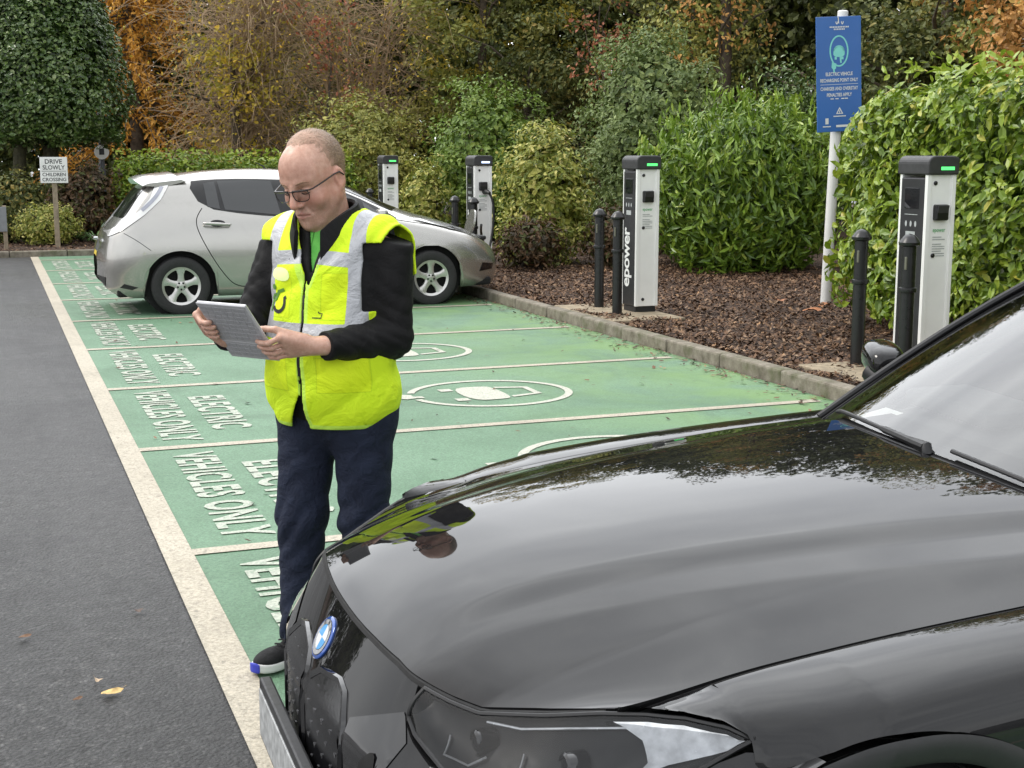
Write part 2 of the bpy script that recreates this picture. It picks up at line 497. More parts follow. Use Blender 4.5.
# single fallen leaves
def leaf_obj(x, y, z, s, col, rz, label, group=None):
    Vs = []; Fs = []
    n = 12
    for i in range(n):
        a = 2 * math.pi * i / n; r = s * (.5 + .16 * math.cos(3 * a)); Vs.append((r * math.cos(a) * 1.25, r * math.sin(a) * .8, .10 * s * math.sin(2 * a) + .012))
    Vs.append((0, 0, .008)); Fs = [(i, (i + 1) % n, n) for i in range(n)]
    Vs += [(s * .6, 0, .012), (s * 1.0, .02 * s, .02), (s * 1.0, .06 * s, .02)]; Fs.append((n + 1, n + 2, n + 3))
    o = link('fallen_leaf', pmesh('fallen_leaf', Vs, Fs), simple("fallen leaf", col, .7, 0, .3, 60)); o.location = (x, y, z); o.rotation_euler = (0, 0, rz)
    tag(o, label, 'leaf', group)
YL = (.55, .38, .15); BR = (.16, .085, .045)
leaf_obj(-.46, -1.50, .006, .052, YL, .3, 'largest yellow fallen leaf on the grey asphalt beside the cream border line', 'leaves on the asphalt')
leaf_obj(-.82, -1.38, .006, .036, YL, 1.3, 'small yellow fallen leaf lying far out on the asphalt, left of the other leaves', 'leaves on the asphalt')
leaf_obj(-.49, -1.38, .006, .027, (.4, .3, .2), 2., 'tiny pale fallen leaf on asphalt just above the largest yellow leaf', 'leaves on the asphalt')
leaf_obj(-.56, -1.52, .006, .026, BR, .8, 'small brown fallen leaf left of the largest yellow leaf on asphalt', 'leaves on the asphalt')
leaf_obj(-.70, -.87, .006, .034, BR, .5, 'brown curled leaf alone on the open asphalt, farther back than the yellow leaves', 'leaves on the asphalt')
leaf_obj(-.30, -.72, .006, .034, (.10, .065, .05), 2.4, 'dark brown leaf on asphalt close to the edge of the cream border line', 'leaves on the asphalt')
OR = (.42, .17, .07)
leaf_obj(6.85, 5.83, .16, .16, OR, .2, 'orange-brown dead laurel leaf on bark mulch, nearest of three', 'dead leaves on the mulch')
leaf_obj(7.25, 6.2, .16, .15, OR, .9, 'orange-brown dead leaf on bark mulch close to the white sign post', 'dead leaves on the mulch')
leaf_obj(7.05, 6.75, .16, .12, (.3, .13, .06), 2., 'small dull brown dead leaf on bark mulch, farthest of three', 'dead leaves on the mulch')

# ------------------------------------------------------------------ vegetation
def mat_leaf(name, stops, rough=.42, trans=.22, spec=.45, k=1.):
    b = NB(name); stops = [(p, tuple(x * k for x in c)) for p, c in stops]
    c = b.ramp(b.attr('tint'), stops)
    b.set(Base_Color=c, Roughness=rough); b.b.inputs['Specular IOR Level'].default_value = spec
    tr = b.n("BsdfTranslucent"); ms = b.n("MixShader"); ms.inputs[0].default_value = trans
    b.l(c, tr.inputs[0]); b.l(b.b.outputs[0], ms.inputs[1]); b.l(tr.outputs[0], ms.inputs[2]); b.l(ms.outputs[0], b.out.inputs[0])
    return b.m
M_BARK = simple("grey brown bark", (.085, .065, .045), .9, 0, .45, 9, .8, 30, bdist=.02)
M_BARKG = simple("greenish bark", (.075, .07, .04), .9, 0, .4, 8, .8, 30, bdist=.02)
M_TWIG = simple("bare twigs", (.36, .26, .16), .85, 0, .35, 3)
M_TWIGD = simple("dark stems", (.04, .03, .02), .9, 0, .35, 3)

def unit(a): return a / np.maximum(np.linalg.norm(a, axis=-1, keepdims=True), 1e-9)
def leaves(P, nrm, ln, aspect=.42, up=.3, spread=.6, droop=0., fold=.16, tint=None, jit=.3, axis_out=0.):
    """leaf shaped folded quads at P, facing roughly along nrm"""
    n = len(P)
    nn = unit(nrm + rng.normal(0, spread, (n, 3)) + np.array([0, 0, up]))
    a = rng.normal(0, 1, (n, 3)) + np.array([0, 0, -droop]) + axis_out * nrm
    a = unit(a - nn * np.sum(a * nn, -1, keepdims=True)); s = np.cross(nn, a)
    l = (ln * rng.uniform(1 - jit, 1 + jit, n))[:, None]; wd = l * aspect
    base = P - a * l * .5
    V = np.stack([base, base + a * l * .32 + s * wd * .46 + nn * wd * fold, base + a * l * .68 + s * wd * .40 + nn * wd * fold, base + a * l - nn * l * .06,
                  base + a * l * .68 - s * wd * .40 + nn * wd * fold, base + a * l * .32 - s * wd * .46 + nn * wd * fold, base + a * l * .5], 1).reshape(-1, 3)
    b = (np.arange(n) * 7)[:, None]
    Q = np.concatenate([b + np.array([[0, 1, 2, 6]]), b + np.array([[2, 3, 4, 6]]), b + np.array([[4, 5, 0, 6]])])
    t = rng.random(n) if tint is None else np.clip(tint + rng.normal(0, .12, n), 0, 1)
    return V, Q, np.repeat(t, 7)

def leaf_obj_mesh(name, chunks, m, parent):
    V = []; Q = []; T = []; o = 0
    for v, q, t in chunks:
        V.append(v); Q.append(q + o); T.append(t); o += len(v)
    return link(name, npmesh(name, np.concatenate(V), quads=np.concatenate(Q), attrs={'tint': np.concatenate(T)}), m, parent)

class Lump:
    """smooth random bumps on the sphere, the uneven outline of a bush or crown"""
    def __init__(s, k=14, amp=.2, wid=.55, seed=0):
        r = np.random.default_rng(seed); s.d = unit(r.normal(0, 1, (k, 3))); s.a = r.uniform(-amp, amp, k); s.w = wid * r.uniform(.6, 1.3, k)
    def __call__(s, d):
        c = d @ s.d.T
        return 1 + (s.a * np.exp(-(1 - c) / (s.w ** 2))).sum(-1)

def crown_pts(n, c, rad, lump, depth=.35, zmin=-1., power=2., bias=1.6):
    """points in the outer layer of a lumpy superellipsoid; returns points, outward normals, 0..1 depth"""
    d = unit(rng.normal(0, 1, (n * 2, 3))); d = d[d[:, 2] > zmin][:n]
    k = (np.abs(d) ** power).sum(-1) ** (-1 / power)
    t = rng.random(len(d)) ** bias
    r = k * lump(d) * (1 - depth * t)
    P = d * r[:, None] * np.array(rad) + np.array(c)
    nr = unit(d / np.array(rad)); return P, nr, t

def clumped(n, c, rad, lump, nclump, csize, depth=.3, zmin=-1., power=2.):
    """leaf positions gathered in sprays, so gaps and light and dark clumps appear"""
    Pc, Nc, tc_ = crown_pts(nclump, c, rad, lump, depth, zmin, power)
    i = rng.integers(0, len(Pc), n)
    off = rng.normal(0, 1, (n, 3)); off = off / np.maximum(1, np.linalg.norm(off, axis=1, keepdims=True) / 1.6)
    P = Pc[i] + off * csize * np.array([1, 1, .6])
    nr = unit(Nc[i] + .5 * off)
    return P, nr, tc_[i], rng.random(len(Pc))[i]

def stems(name, base, tops, r0, m, parent, wob=.06, n=5):
    mb = MB()
    for t in tops:
        b0 = np.array(base, float) + rng.normal(0, .05, 3) * np.array([1, 1, 0]); t = np.array(t, float); pts = []
        for k in range(n + 1):
            f = k / n; p = b0 + (t - b0) * f + rng.normal(0, wob, 3) * (0 < k) * np.array([1, 1, .4]); p[2] -= .0; pts.append(p)
        mb.tube(pts, [r0 * (1 - .8 * k / n) for k in range(n + 1)], 6, cap=True)
    return mb.build(name, m, parent)

def bush(name, label, cat, c, rad, h, n, ln, m, aspect=.42, seed=1, power=2.2, amp=.16, clump=None, core=True, up=.35, spread=.55, droop=0, group=None, depth=.35, bias=1.6, z0=.08, wid=.5, axis_out=0., jit=.3, tintmode='rand', nst=7, shoots=0):
    root = tag(empty(name, (c[0], c[1], z0)), label, cat, group)
    lump = Lump(16, amp, wid, seed); cz = h * .46; R3 = (rad[0], rad[1], h * .54)
    if clump:
        P, nr, t, ci = clumped(n, (0, 0, cz), R3, lump, clump[0], clump[1], depth, -.95, power)
        tint = .25 + .5 * ci if tintmode == 'clump' else None
    else:
        P, nr, t = crown_pts(n, (0, 0, cz), R3, lump, depth, -.95, power, bias); tint = None
    k = P[:, 2] > .02; P, nr = P[k], nr[k]; tint = tint[k] if tint is not None else None
    ch = [leaves(P, nr, ln, aspect, up, spread, droop, tint=tint, axis_out=axis_out, jit=jit)]
    if core:      # the crowded inner leaves
        P2, n2, t2 = crown_pts(int(n * .35), (0, 0, cz), (R3[0] * .74, R3[1] * .74, R3[2] * .78), lump, .3, -.95, power)
        k = P2[:, 2] > .02
        ch.append(leaves(P2[k], n2[k], ln * 1.7, min(.8, aspect * 1.5), .2, .4))
    if shoots:    # leafy shoots standing out of the outline
        P3, n3, t3 = crown_pts(shoots, (0, 0, cz), R3, lump, .08, .05, power)
        dr = unit(n3 * np.array([.55, .55, .3]) + np.array([0, 0, 1.]) + rng.normal(0, .18, P3.shape)); Ls = rng.uniform(.10, .34, len(P3))[:, None]
        for f in np.linspace(.1, 1, 7):
            q = P3 + dr * Ls * f; ch.append(leaves(q + dr * ln * .3 + rng.normal(0, .03, q.shape), unit(dr * .2 + rng.normal(0, 1, q.shape)), ln * (1.05 - .3 * f), aspect, 0, .2, -3., tint=np.full(len(q), .45 + .4 * f)))
    leaf_obj_mesh('foliage', ch, m, root)
    if nst:
        tops = [(rad[0] * .55 * math.cos(a), rad[1] * .55 * math.sin(a), h * .75) for a in np.linspace(0, 2 * math.pi, nst, endpoint=False)]
        stems('stem', (0, 0, -.05), tops, .03 + .01 * h, M_TWIGD, root)
    return root

G_LAUREL = mat_leaf("bright laurel leaf", [(0, (.085, .15, .012)), (.35, (.16, .25, .02)), (.75, (.26, .36, .032)), (.95, (.37, .44, .06)), (1, (.42, .38, .06))], .34, .2, .5)
G_DLAUREL = mat_leaf("dark laurel leaf", [(0, (.045, .09, .010)), (.5, (.11, .19, .018)), (.9, (.21, .31, .034)), (1, (.31, .37, .07))], .36, .18, .5, k=1.15)
G_GREY = mat_leaf("grey green leaf", [(0, (.06, .095, .026)), (.5, (.135, .185, .055)), (1, (.23, .28, .09))], .5, k=1.2)
G_VAR = mat_leaf("variegated yellow leaf", [(0, (.10, .135, .018)), (.5, (.23, .255, .04)), (.8, (.40, .39, .09)), (1, (.54, .48, .16))], .45, k=1.15)
G_MID = mat_leaf("mid green leaf", [(0, (.055, .10, .014)), (.5, (.12, .19, .027)), (1, (.22, .28, .05))], .45, k=1.25)
G_HOLLY = mat_leaf("holly leaf", [(0, (.026, .055, .010)), (.5, (.060, .105, .022)), (.9, (.11, .16, .042)), (1, (.19, .23, .10))], .3, .1, .55, k=1.25)
G_OLIVE = mat_leaf("olive leaf", [(0, (.075, .09, .016)), (.5, (.165, .17, .036)), (1, (.29, .26, .06))], .5, k=1.7)
G_DARK = mat_leaf("dark woodland leaf", [(0, (.026, .036, .009)), (.5, (.066, .080, .020)), (.85, (.13, .125, .032)), (1, (.22, .16, .04))], .55, k=1.7)
G_YG = mat_leaf("yellowing leaf", [(0, (.12, .115, .014)), (.5, (.29, .235, .03)), (.85, (.46, .33, .045)), (1, (.58, .36, .05))], .5, .3, k=1.7)
G_ORANGE = mat_leaf("larch orange", [(0, (.34, .165, .022)), (.5, (.60, .30, .04)), (1, (.78, .44, .08))], .6, .3)
G_RED = mat_leaf("red maple leaf", [(0, (.26, .075, .04)), (.5, (.46, .17, .09)), (1, (.58, .30, .16))], .5, .3)
G_BROWN = mat_leaf("brown oak leaf", [(0, (.15, .08, .022)), (.5, (.34, .175, .05)), (.8, (.46, .26, .08)), (1, (.28, .27, .06))], .55, .28, k=1.7)
G_RUST = mat_leaf("rusty undergrowth", [(0, (.03, .026, .010)), (.45, (.085, .05, .022)), (.7, (.15, .08, .035)), (.85, (.07, .085, .02)), (1, (.12, .14, .03))], .6)

# clipped laurel hedge along the right of the bed (runs beside the kerb)
def hedge(name, label, cat, x0, x1, y0, y1, h, n, ln, m, aspect, seed, sel=None, hvar=.1, group=None, spread=.5, droop=0.):
    root = tag(empty(name, ((x0 + x1) / 2, (y0 + y1) / 2, .08)), label, cat, group)
    lump = Lump(60, .10, .16, seed); R3 = np.array([(x1 - x0) / 2, (y1 - y0) / 2, h / 2])
    n_ = 0; Ps = []; Ns = []
    # sample the box faces by area, then push in or out with noise
    fa = [(0, -1), (0, 1), (1, -1), (1, 1), (2, 1)]
    area = [R3[1] * R3[2], R3[1] * R3[2], R3[0] * R3[2], R3[0] * R3[2], R3[0] * R3[1]]
    wgt = np.array(area) * np.array([1.6, .25, .6, 1.1, .9]); wgt /= wgt.sum()
    for (ax, sg), f in zip(fa, wgt):
        k = int(n * f); q = rng.uniform(-1, 1, (k, 3)); q[:, ax] = sg
        pw = 7.; rr = (np.abs(q) ** pw).sum(-1) ** (-1 / pw); q = q * rr[:, None]
        nn = unit(np.sign(q) * np.abs(q) ** (pw - 1) / R3)
        p = q * R3
        w1 = np.sin(p[:, 1] * 3.1 + p[:, 2] * 2.3) * np.sin(p[:, 2] * 4.1 - p[:, 1] * 1.9 + p[:, 0]) * .6 + np.sin(p[:, 1] * 7.3 + p[:, 0] * 5.1 + 2) * np.sin(p[:, 2] * 6.7 + 1) * .5
        dep = rng.random(k) ** 1.5 * .32
        p = p + nn * (hvar * w1 - dep)[:, None]
        Ps.append(p); Ns.append(nn)
    P = np.concatenate(Ps); nn = np.concatenate(Ns); P[:, 2] += h / 2
    if h > 2: P[:, 2] *= 1 - .12 * np.clip((P[:, 1] + (y0 + y1) / 2 - 4.5) / 1.35, 0, 1) ** 1.5
    k = P[:, 2] > .03; P, nn = P[k], nn[k]
    ch = [leaves(P, nn, ln, aspect, .45, spread, droop, axis_out=.7, jit=.45)]
    # upright shoots on top
    m_ = int(n * .05); q = np.stack([rng.uniform(-R3[0], R3[0], m_), rng.uniform(-R3[1], R3[1] - 1.0 * (h > 2), m_), h + rng.uniform(-.05, .14, m_)], -1)
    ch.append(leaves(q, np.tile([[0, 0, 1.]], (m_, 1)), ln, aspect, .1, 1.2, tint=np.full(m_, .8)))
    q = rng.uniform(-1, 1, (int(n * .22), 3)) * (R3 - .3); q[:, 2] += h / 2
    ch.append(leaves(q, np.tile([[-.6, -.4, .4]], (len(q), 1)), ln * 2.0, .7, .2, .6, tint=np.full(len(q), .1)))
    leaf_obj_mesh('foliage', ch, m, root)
    tops = [(rng.uniform(-R3[0], R3[0]) * .7, yy, h * .8) for yy in np.linspace(-R3[1] * .9, R3[1] * .9, 9)]
    for t in tops:
        mb = MB(); mb.tube([(t[0], t[1], -.05), (t[0] + .1, t[1] + .08, h * .4), (t[0] - .05, t[1], h * .8)], [.035, .028, .012], 6); mb.build('stem', M_TWIGD, root)
    return root
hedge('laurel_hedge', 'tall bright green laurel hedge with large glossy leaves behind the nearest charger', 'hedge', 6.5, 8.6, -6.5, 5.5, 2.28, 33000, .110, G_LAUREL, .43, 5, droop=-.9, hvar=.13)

bush('laurel_bush', 'broad deep green laurel bush with long pointed leaves left of the white sign post', 'bush', (9.1, 10.9), (1.42, 1.25), 2.30, 10000, .165, G_DLAUREL, .25, 11, 2.1, .17, up=.0, spread=.75, axis_out=.9, droop=-1.2, wid=.25, depth=.42, jit=.4, shoots=230)
bush('tall_shrub', 'tallest rounded grey-green shrub rising behind the laurel bush', 'shrub', (9.45, 14.6), (1.32, 1.2), 3.62, 9500, .085, G_GREY, .42, 12, 2.1, .14, clump=(340, .14), up=.5, tintmode='clump', shoots=60)
bush('variegated_shrub', 'yellow-green variegated shrub standing right of the charger with the plugged in cable', 'shrub', (6.95, 13.0), (.70, .68), 2.0, 4800, .085, G_VAR, .40, 13, 2.2, .16, clump=(170, .11), up=.5)
bush('rounded_shrub', 'rounded mid green shrub behind the charger with the plugged in cable', 'shrub', (7.95, 18.4), (1.08, 1.0), 2.78, 6500, .085, G_MID, .45, 14, 2.1, .15, clump=(230, .15), up=.5, tintmode='clump')
bush('yellow_shrub', 'small yellow leaved shrub right beside the farthest charger', 'shrub', (6.55, 17.9), (.42, .4), 1.55, 1400, .09, G_VAR, .42, 15, 2.0, .2, clump=(70, .11))
bush('olive_shrub', 'loose olive green shrub right behind the man\'s head', 'shrub', (6.6, 22.4), (1.55, 1.2), 2.75, 6500, .09, G_OLIVE, .38, 16, 2.1, .2, clump=(240, .17), tintmode='clump')
bush('dark_shrub', 'dark shrub with reddish brown leaves behind the drive slowly sign', 'shrub', (.95, 21.0), (.62, .5), 1.55, 2600, .085, G_RUST, .45, 18, 2.2, .18, clump=(120, .11))
bush('undergrowth_shrub', 'low rusty brown shrub at the foot of the variegated shrub', 'shrub', (6.35, 12.0), (.5, .4), .75, 1300, .085, G_RUST, .4, 19, 2.0, .25, clump=(90, .12))
bush('undergrowth_shrub', 'low rusty brown shrub between the variegated shrub and the laurel bush', 'shrub', (7.7, 12.2), (.6, .5), .8, 1500, .085, G_RUST, .4, 20, 2.0, .25, clump=(90, .12))
bush('variegated_ground_shrub', 'small dome of yellow variegated leaves at the foot of the drive slowly sign', 'shrub', (.30, 20.0), (.62, .45), .74, 2300, .06, G_VAR, .42, 21, 2.0, .16, clump=(120, .08))
bush('dark_evergreen', 'dark evergreen shrub under the clipped holly tree left of the drive slowly sign', 'shrub', (-.35, 21.2), (.75, .5), 1.35, 2600, .075, G_DARK, .45, 22, 2.2, .2, clump=(120, .12))
bush('mid_shrub', 'mid green leafy shrub at the far left edge behind the low sign board', 'shrub', (-1.5, 22.3), (1.0, .7), 1.5, 2400, .08, G_MID, .45, 23, 2.2, .2, clump=(120, .12))
hedge('low_laurel_hedge', 'low bright green laurel hedge running behind the silver hatchback', 'hedge', 1.5, 6.4, 21.0, 22.2, 1.58, 9000, .10, G_LAUREL, .42, 6, hvar=.10)
bush('dark_evergreen', 'blackish evergreen shrub behind the variegated and tall grey-green shrubs', 'shrub', (9.2, 19.6), (1.6, 1.2), 2.2, 3200, .10, G_DARK, .42, 24, 2.2, .2, clump=(130, .16))
# strap leaved plant
root = tag(empty('strap_leaf_plant', (1.05, 19.75, .08)), 'small tuft of green strap leaves on the mulch right of the drive slowly sign', 'plant')
mb = MB()
for i in range(60):
    a = rng.uniform(0, 6.28); l = rng.uniform(.35, .65); d = Vector((math.cos(a), math.sin(a), 0)); s = Vector((-d.y, d.x, 0)) * .014; pv = []
    for k in range(5):
        f = k / 4; c = d * (l * .75 * f) + Vector((0, 0, l * (1.25 * f - .95 * f * f))); pv += [c - s * (1 - f * .9), c + s * (1 - f * .9)]
    mb.add(pv, [(2 * k, 2 * k + 1, 2 * k + 3, 2 * k + 2) for k in range(4)])
mb.build('foliage', simple("strap leaf", (.07, .16, .03), .45, 0, .3, 5), root, fix=False)

# ---- trees
def limb_tree(root, h, r0, crownz, rad, m, n=9, seed=0, lean=(0, 0)):
    r = random.Random(seed); mb = MB(); tp = []
    top = Vector((lean[0], lean[1], h * .86))
    pts = [Vector((0, 0, -.1))] + [Vector((top.x * f + r.uniform(-.12, .12), top.y * f + r.uniform(-.12, .12), top.z * f)) for f in (.2, .4, .6, .8, 1.)]
    mb.tube(pts, [r0, r0 * .86, r0 * .72, r0 * .55, r0 * .36, r0 * .12], 10)
    tr = mb.build('trunk', m, root)
    for i in range(n):
        f = r.uniform(.25, .9); z = crownz + (h * .9 - crownz) * r.random(); f = max(.15, min(.95, z / top.z)) * .9
        p = pts[0].lerp(top, f); a = r.uniform(0, 6.28); l = r.uniform(.6, 1.05)
        e = Vector((math.cos(a) * rad[0] * l, math.sin(a) * rad[1] * l, z + r.uniform(.1, .8) - p.z)) 
        mid = p + e * .5 + Vector((r.uniform(-.15, .15), r.uniform(-.15, .15), r.uniform(-.1, .25)))
        mb = MB(); mb.tube([p, mid, p + e], [r0 * .34 * (1 - f * .5), r0 * .2, r0 * .05], 6); mb.build('limb', m, root)
    return pts

def tree(name, label, c, h, rad, crownz, m, n, ln, bark=None, seed=1, blobs=7, aspect=.5, cl=26, csz=.30, droop=0., group=None, amp=.25, r0=.16, extra=None, cat='tree', z0=.08, squash=.8):
    root = tag(empty(name, (c[0], c[1], z0)), label, cat, group)
    limb_tree(root, h, r0, crownz, rad, bark or M_BARK, 10, seed)
    r = np.random.default_rng(seed); ch = []
    B = []
    for i in range(blobs):
        a = r.uniform(0, 6.28); q = r.uniform(.15, .8); zz = r.uniform(.12, .9)
        B.append((math.cos(a) * rad[0] * q * (1.15 - .5 * zz), math.sin(a) * rad[1] * q * (1.15 - .5 * zz), crownz + (h - crownz) * zz, r.uniform(.42, .72)))
    for x, y, z, s in B:
        P, nr, t, ci = clumped(n // blobs, (x, y, z), (rad[0] * s, rad[1] * s, (h - crownz) * .42 * s * squash), Lump(10, amp, .5, int(r.integers(1e6))), cl, csz, .45)
        k = P[:, 2] > crownz * .6
        ch.append(leaves(P[k], nr[k], ln, aspect, .3, .7, droop, tint=(.15 + .7 * ci)[k]))
    leaf_obj_mesh('crown', ch, m, root)
    if extra:
        m2, n2, ln2, cl2 = extra; ch = []
        for x, y, z, s in B[:max(2, blobs // 2)]:
            P, nr, t, ci = clumped(n2 // max(2, blobs // 2), (x, y, z), (rad[0] * s * 1.05, rad[1] * s * 1.05, (h - crownz) * .45 * s), Lump(8, amp, .5, 3), cl2, csz * .8, .25)
            ch.append(leaves(P, nr, ln2, aspect, .3, .7, droop, tint=.2 + .6 * ci))
        leaf_obj_mesh('autumn_leaves', ch, m2, root)
    return root

def twig_tree(name, label, c, h, spread, n, m, seed, group=None, cat='tree', nleaf=2600):
    root = tag(empty(name, (c[0], c[1], .08)), label, cat, group)
    r = np.random.default_rng(seed); V = []; Q = []; o = 0
    def poly(pts, r0, r1):
        nonlocal o
        pts = np.array(pts); k = len(pts); t = unit(np.gradient(pts, axis=0)); a = unit(np.cross(t, [[.3, .5, .81]])); b = np.cross(t, a)
        rr = np.linspace(r0, r1, k)[:, None]
        for j in range(3):
            A = j * 2.0944; V.append(pts + (a * math.cos(A) + b * math.sin(A)) * rr)
        i = np.arange(k - 1)
        for j in range(3):
            j2 = (j + 1) % 3; Q.append(np.stack([o + j * k + i, o + j2 * k + i, o + j2 * k + i + 1, o + j * k + i + 1], -1))
        o += 3 * k
    mb = MB(); mains = []
    for i in range(7):
        a = r.uniform(0, 6.28); e = np.array([math.cos(a) * spread[0] * r.uniform(.2, .75), math.sin(a) * spread[1] * r.uniform(.2, .75), h * r.uniform(.8, 1.)])
        pts = [np.array([r.normal(0, .12), r.normal(0, .12), -.1])]
        for f in np.linspace(.15, 1, 7): pts.append(e * np.array([f ** 1.4, f ** 1.4, f]) + r.normal(0, .08, 3))
        mains.append(np.array(pts)); mb.tube(pts, list(np.linspace(.07, .012, 8)), 7)
    mb.build('trunk', m, root)
    for i in range(n):
        mn = mains[r.integers(7)]; f = r.uniform(1.5, 6.9); k = int(f); p = mn[k] + (mn[min(k + 1, 7)] - mn[k]) * (f - k)
        d = unit(np.array([r.normal(0, 1), r.normal(0, 1), r.normal(.35, .5)])); L_ = r.uniform(.5, 1.7) * h / 5; pts = [p]
        for q in range(5):
            d = unit(d + r.normal(0, .22, 3) + np.array([0, 0, -.05])); pts.append(pts[-1] + d * L_ / 5)
        poly(pts, .012, .004)
        for s in range(4):
            b0 = pts[r.integers(1, 6)]; d2 = unit(d + r.normal(0, .6, 3)); p2 = [b0]
            for q in range(3):
                d2 = unit(d2 + r.normal(0, .2, 3) + np.array([0, 0, -.08])); p2.append(p2[-1] + d2 * L_ * .22)
            poly(p2, .006, .003)
    tipP = np.concatenate([v[-2:] for v in V[::3]]); tipP = tipP[r.integers(0, len(tipP), nleaf)] + r.normal(0, .06, (nleaf, 3))
    if nleaf: leaf_obj_mesh('leaves', [leaves(tipP, unit(r.normal(0, 1, (nleaf, 3))), .085, .55, .3, .8, .4)], G_YG, root)
    link('twigs', npmesh('twigs', np.concatenate(V), quads=np.concatenate(Q)), m, root)
    return root

# clipped holly on the far left
root = tag(empty('clipped_holly_tree', (.42, 22.6, .08)), 'large dark green clipped holly tree with a smooth tapering dome crown at far left', 'tree')
mb = MB(); mb.tube([(-.62, -.1, -.1), (-.58, -.1, 1.0), (-.45, 0, 2.4)], [.15, .125, .11], 12); mb.build('trunk', M_BARKG, root)
mb = MB(); mb.tube([(.12, .2, -.1), (.08, .2, 1.1), (.0, .1, 2.6)], [.18, .15, .13], 12); mb.build('trunk', M_BARKG, root)
n = 22000; z = rng.random(n) ** 1.15; a = rng.uniform(0, 6.283, n)
prof = lambda z: np.where(z < .12, 1.0 + 0.55 * np.sqrt(np.clip(z / .12, 0, 1)), 1.55 * np.clip(1 - ((z - .12) / .9) ** 1.55, 0, 1) ** .66)
rr = prof(z) * (1 + .045 * np.sin(a * 5 + z * 11) + .04 * np.sin(a * 9 - z * 17) + .03 * np.sin(a * 23 + z * 41)) * 1.0 - .34 * rng.random(n) ** 2 + .10 * rng.random(n) ** 8
P = np.stack([rr * np.cos(a), rr * np.sin(a), 1.95 + z * 4.4], -1)
nr = np.stack([np.cos(a), np.sin(a), .25 + z], -1)
a2 = rng.uniform(0, 6.283, 4000); r2 = 1.45 * np.sqrt(rng.random(4000)); P2 = np.stack([r2 * np.cos(a2), r2 * np.sin(a2), 1.98 + rng.normal(0, .09, 4000) + .08 * np.sin(a2 * 6)], -1)
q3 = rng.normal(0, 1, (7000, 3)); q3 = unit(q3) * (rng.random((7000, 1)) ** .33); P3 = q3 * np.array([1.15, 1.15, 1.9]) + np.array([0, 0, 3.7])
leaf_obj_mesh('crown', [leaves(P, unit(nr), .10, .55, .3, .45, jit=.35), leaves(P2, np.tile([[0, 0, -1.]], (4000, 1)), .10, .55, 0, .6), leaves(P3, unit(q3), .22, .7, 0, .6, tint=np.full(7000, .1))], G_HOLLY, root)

# orange larch: drooping layered branches
root = tag(empty('larch_tree', (2.9, 31.0, .08)), 'tall orange autumn larch with drooping layered branches beside the holly tree', 'tree')
mb = MB(); mb.tube([(0, 0, -.1), (.05, 0, 3), (0, .05, 6), (0, 0, 9)], [.2, .16, .1, .03], 10); mb.build('trunk', M_BARK, root)
ch = []; mb = MB()
for i in range(210):
    z = .9 + 8.2 * rng.random(); a = rng.uniform(0, 6.283); l = (2.7 * (1 - (z / 11.5)) + .45) * rng.uniform(.75, 1.1)
    d = np.array([math.cos(a), math.sin(a), 0]); f = rng.random(85)[:, None] ** .7
    pts = np.array([0, 0, z]) + d * l * f + np.array([0, 0, 1]) * (-.45 * l * f ** 2) + rng.normal(0, .07, (85, 3)) - np.array([0, 0, 1]) * rng.random((85, 1)) ** 2 * .35
    ch.append(leaves(pts, np.tile(d * .5 + np.array([0, 0, .6]), (85, 1)), .15, .34, .2, .8, 1.5, tint=np.full(85, rng.uniform(.2, .8))))
    mb.tube([(0, 0, z), tuple(np.array([0, 0, z]) + d * l * .5 - np.array([0, 0, .11 * l])), tuple(np.array([0, 0, z]) + d * l - np.array([0, 0, .45 * l]))], [.03, .02, .006], 5)
leaf_obj_mesh('crown', ch, G_ORANGE, root); mb.build('limb', M_BARK, root)

twig_tree('bare_tree', 'bare brown multi-stemmed tree of fine twigs left of centre behind the hedge', (4.7, 26.3), 6.4, (2.5, 2.0), 620, M_TWIG, 3)
twig_tree('bare_tree', 'bare thin twigged tree behind the man leaning over the olive shrub', (7.6, 27.0), 6.0, (2.4, 2.0), 430, M_TWIG, 4)
tree('yellow_tree', 'yellow leaved small tree among bare twigs behind the silver hatchback roof', (4.6, 25.6), 5.2, (1.3, .8), .9, G_YG, 1500, .12, seed=31, blobs=8, cl=10, csz=.22)
tree('dark_ivy_tree', 'dull green tree behind the bare twigs above the silver hatchback', (6.1, 30.0), 7.0, (2.1, 1.8), .5, G_DARK, 5200, .15, seed=32, blobs=9)
tree('red_leaf_tree', 'thin tree with sprays of salmon red leaves above the man\'s head', (6.55, 25.2), 5.2, (1.3, .9), 1.6, G_RED, 480, .11, seed=33, blobs=6, cl=5, csz=.20, r0=.06)
tree('oak_tree', 'green and yellow oak filling the top centre between the man and the tall shrub', (11.2, 28.0), 11., (3.0, 2.2), 1.6, G_OLIVE, 17000, .14, seed=34, blobs=13, cl=22, csz=.30, extra=(G_YG, 9000, .13, 22))
tree('oak_tree', 'dark shaded tree under the green and yellow oak behind the rounded shrub', (11.6, 25.6), 4.6, (2.3, 1.6), .5, G_DARK, 7500, .13, seed=35, blobs=10)
tree('red_leaf_tree', 'thin tree with hanging coral red leaves left of the tall shrub\'s top', (11.7, 21.5), 6.0, (1.1, .8), 2.6, G_RED, 520, .11, seed=36, blobs=6, cl=6, csz=.2, r0=.06)
tree('yew_tree', 'black-green dense evergreen behind the tall grey-green shrub', (13.6, 21.0), 11.5, (2.4, 1.8), .5, G_DARK, 12500, .13, seed=37, blobs=11)
tree('olive_tree', 'olive brown leafed tree left of the blue sign above the laurel bush', (12.9, 18.6), 10., (1.5, 1.2), 2.2, G_OLIVE, 4600, .12, seed=38, blobs=9, extra=(G_BROWN, 1200, .11, 10))
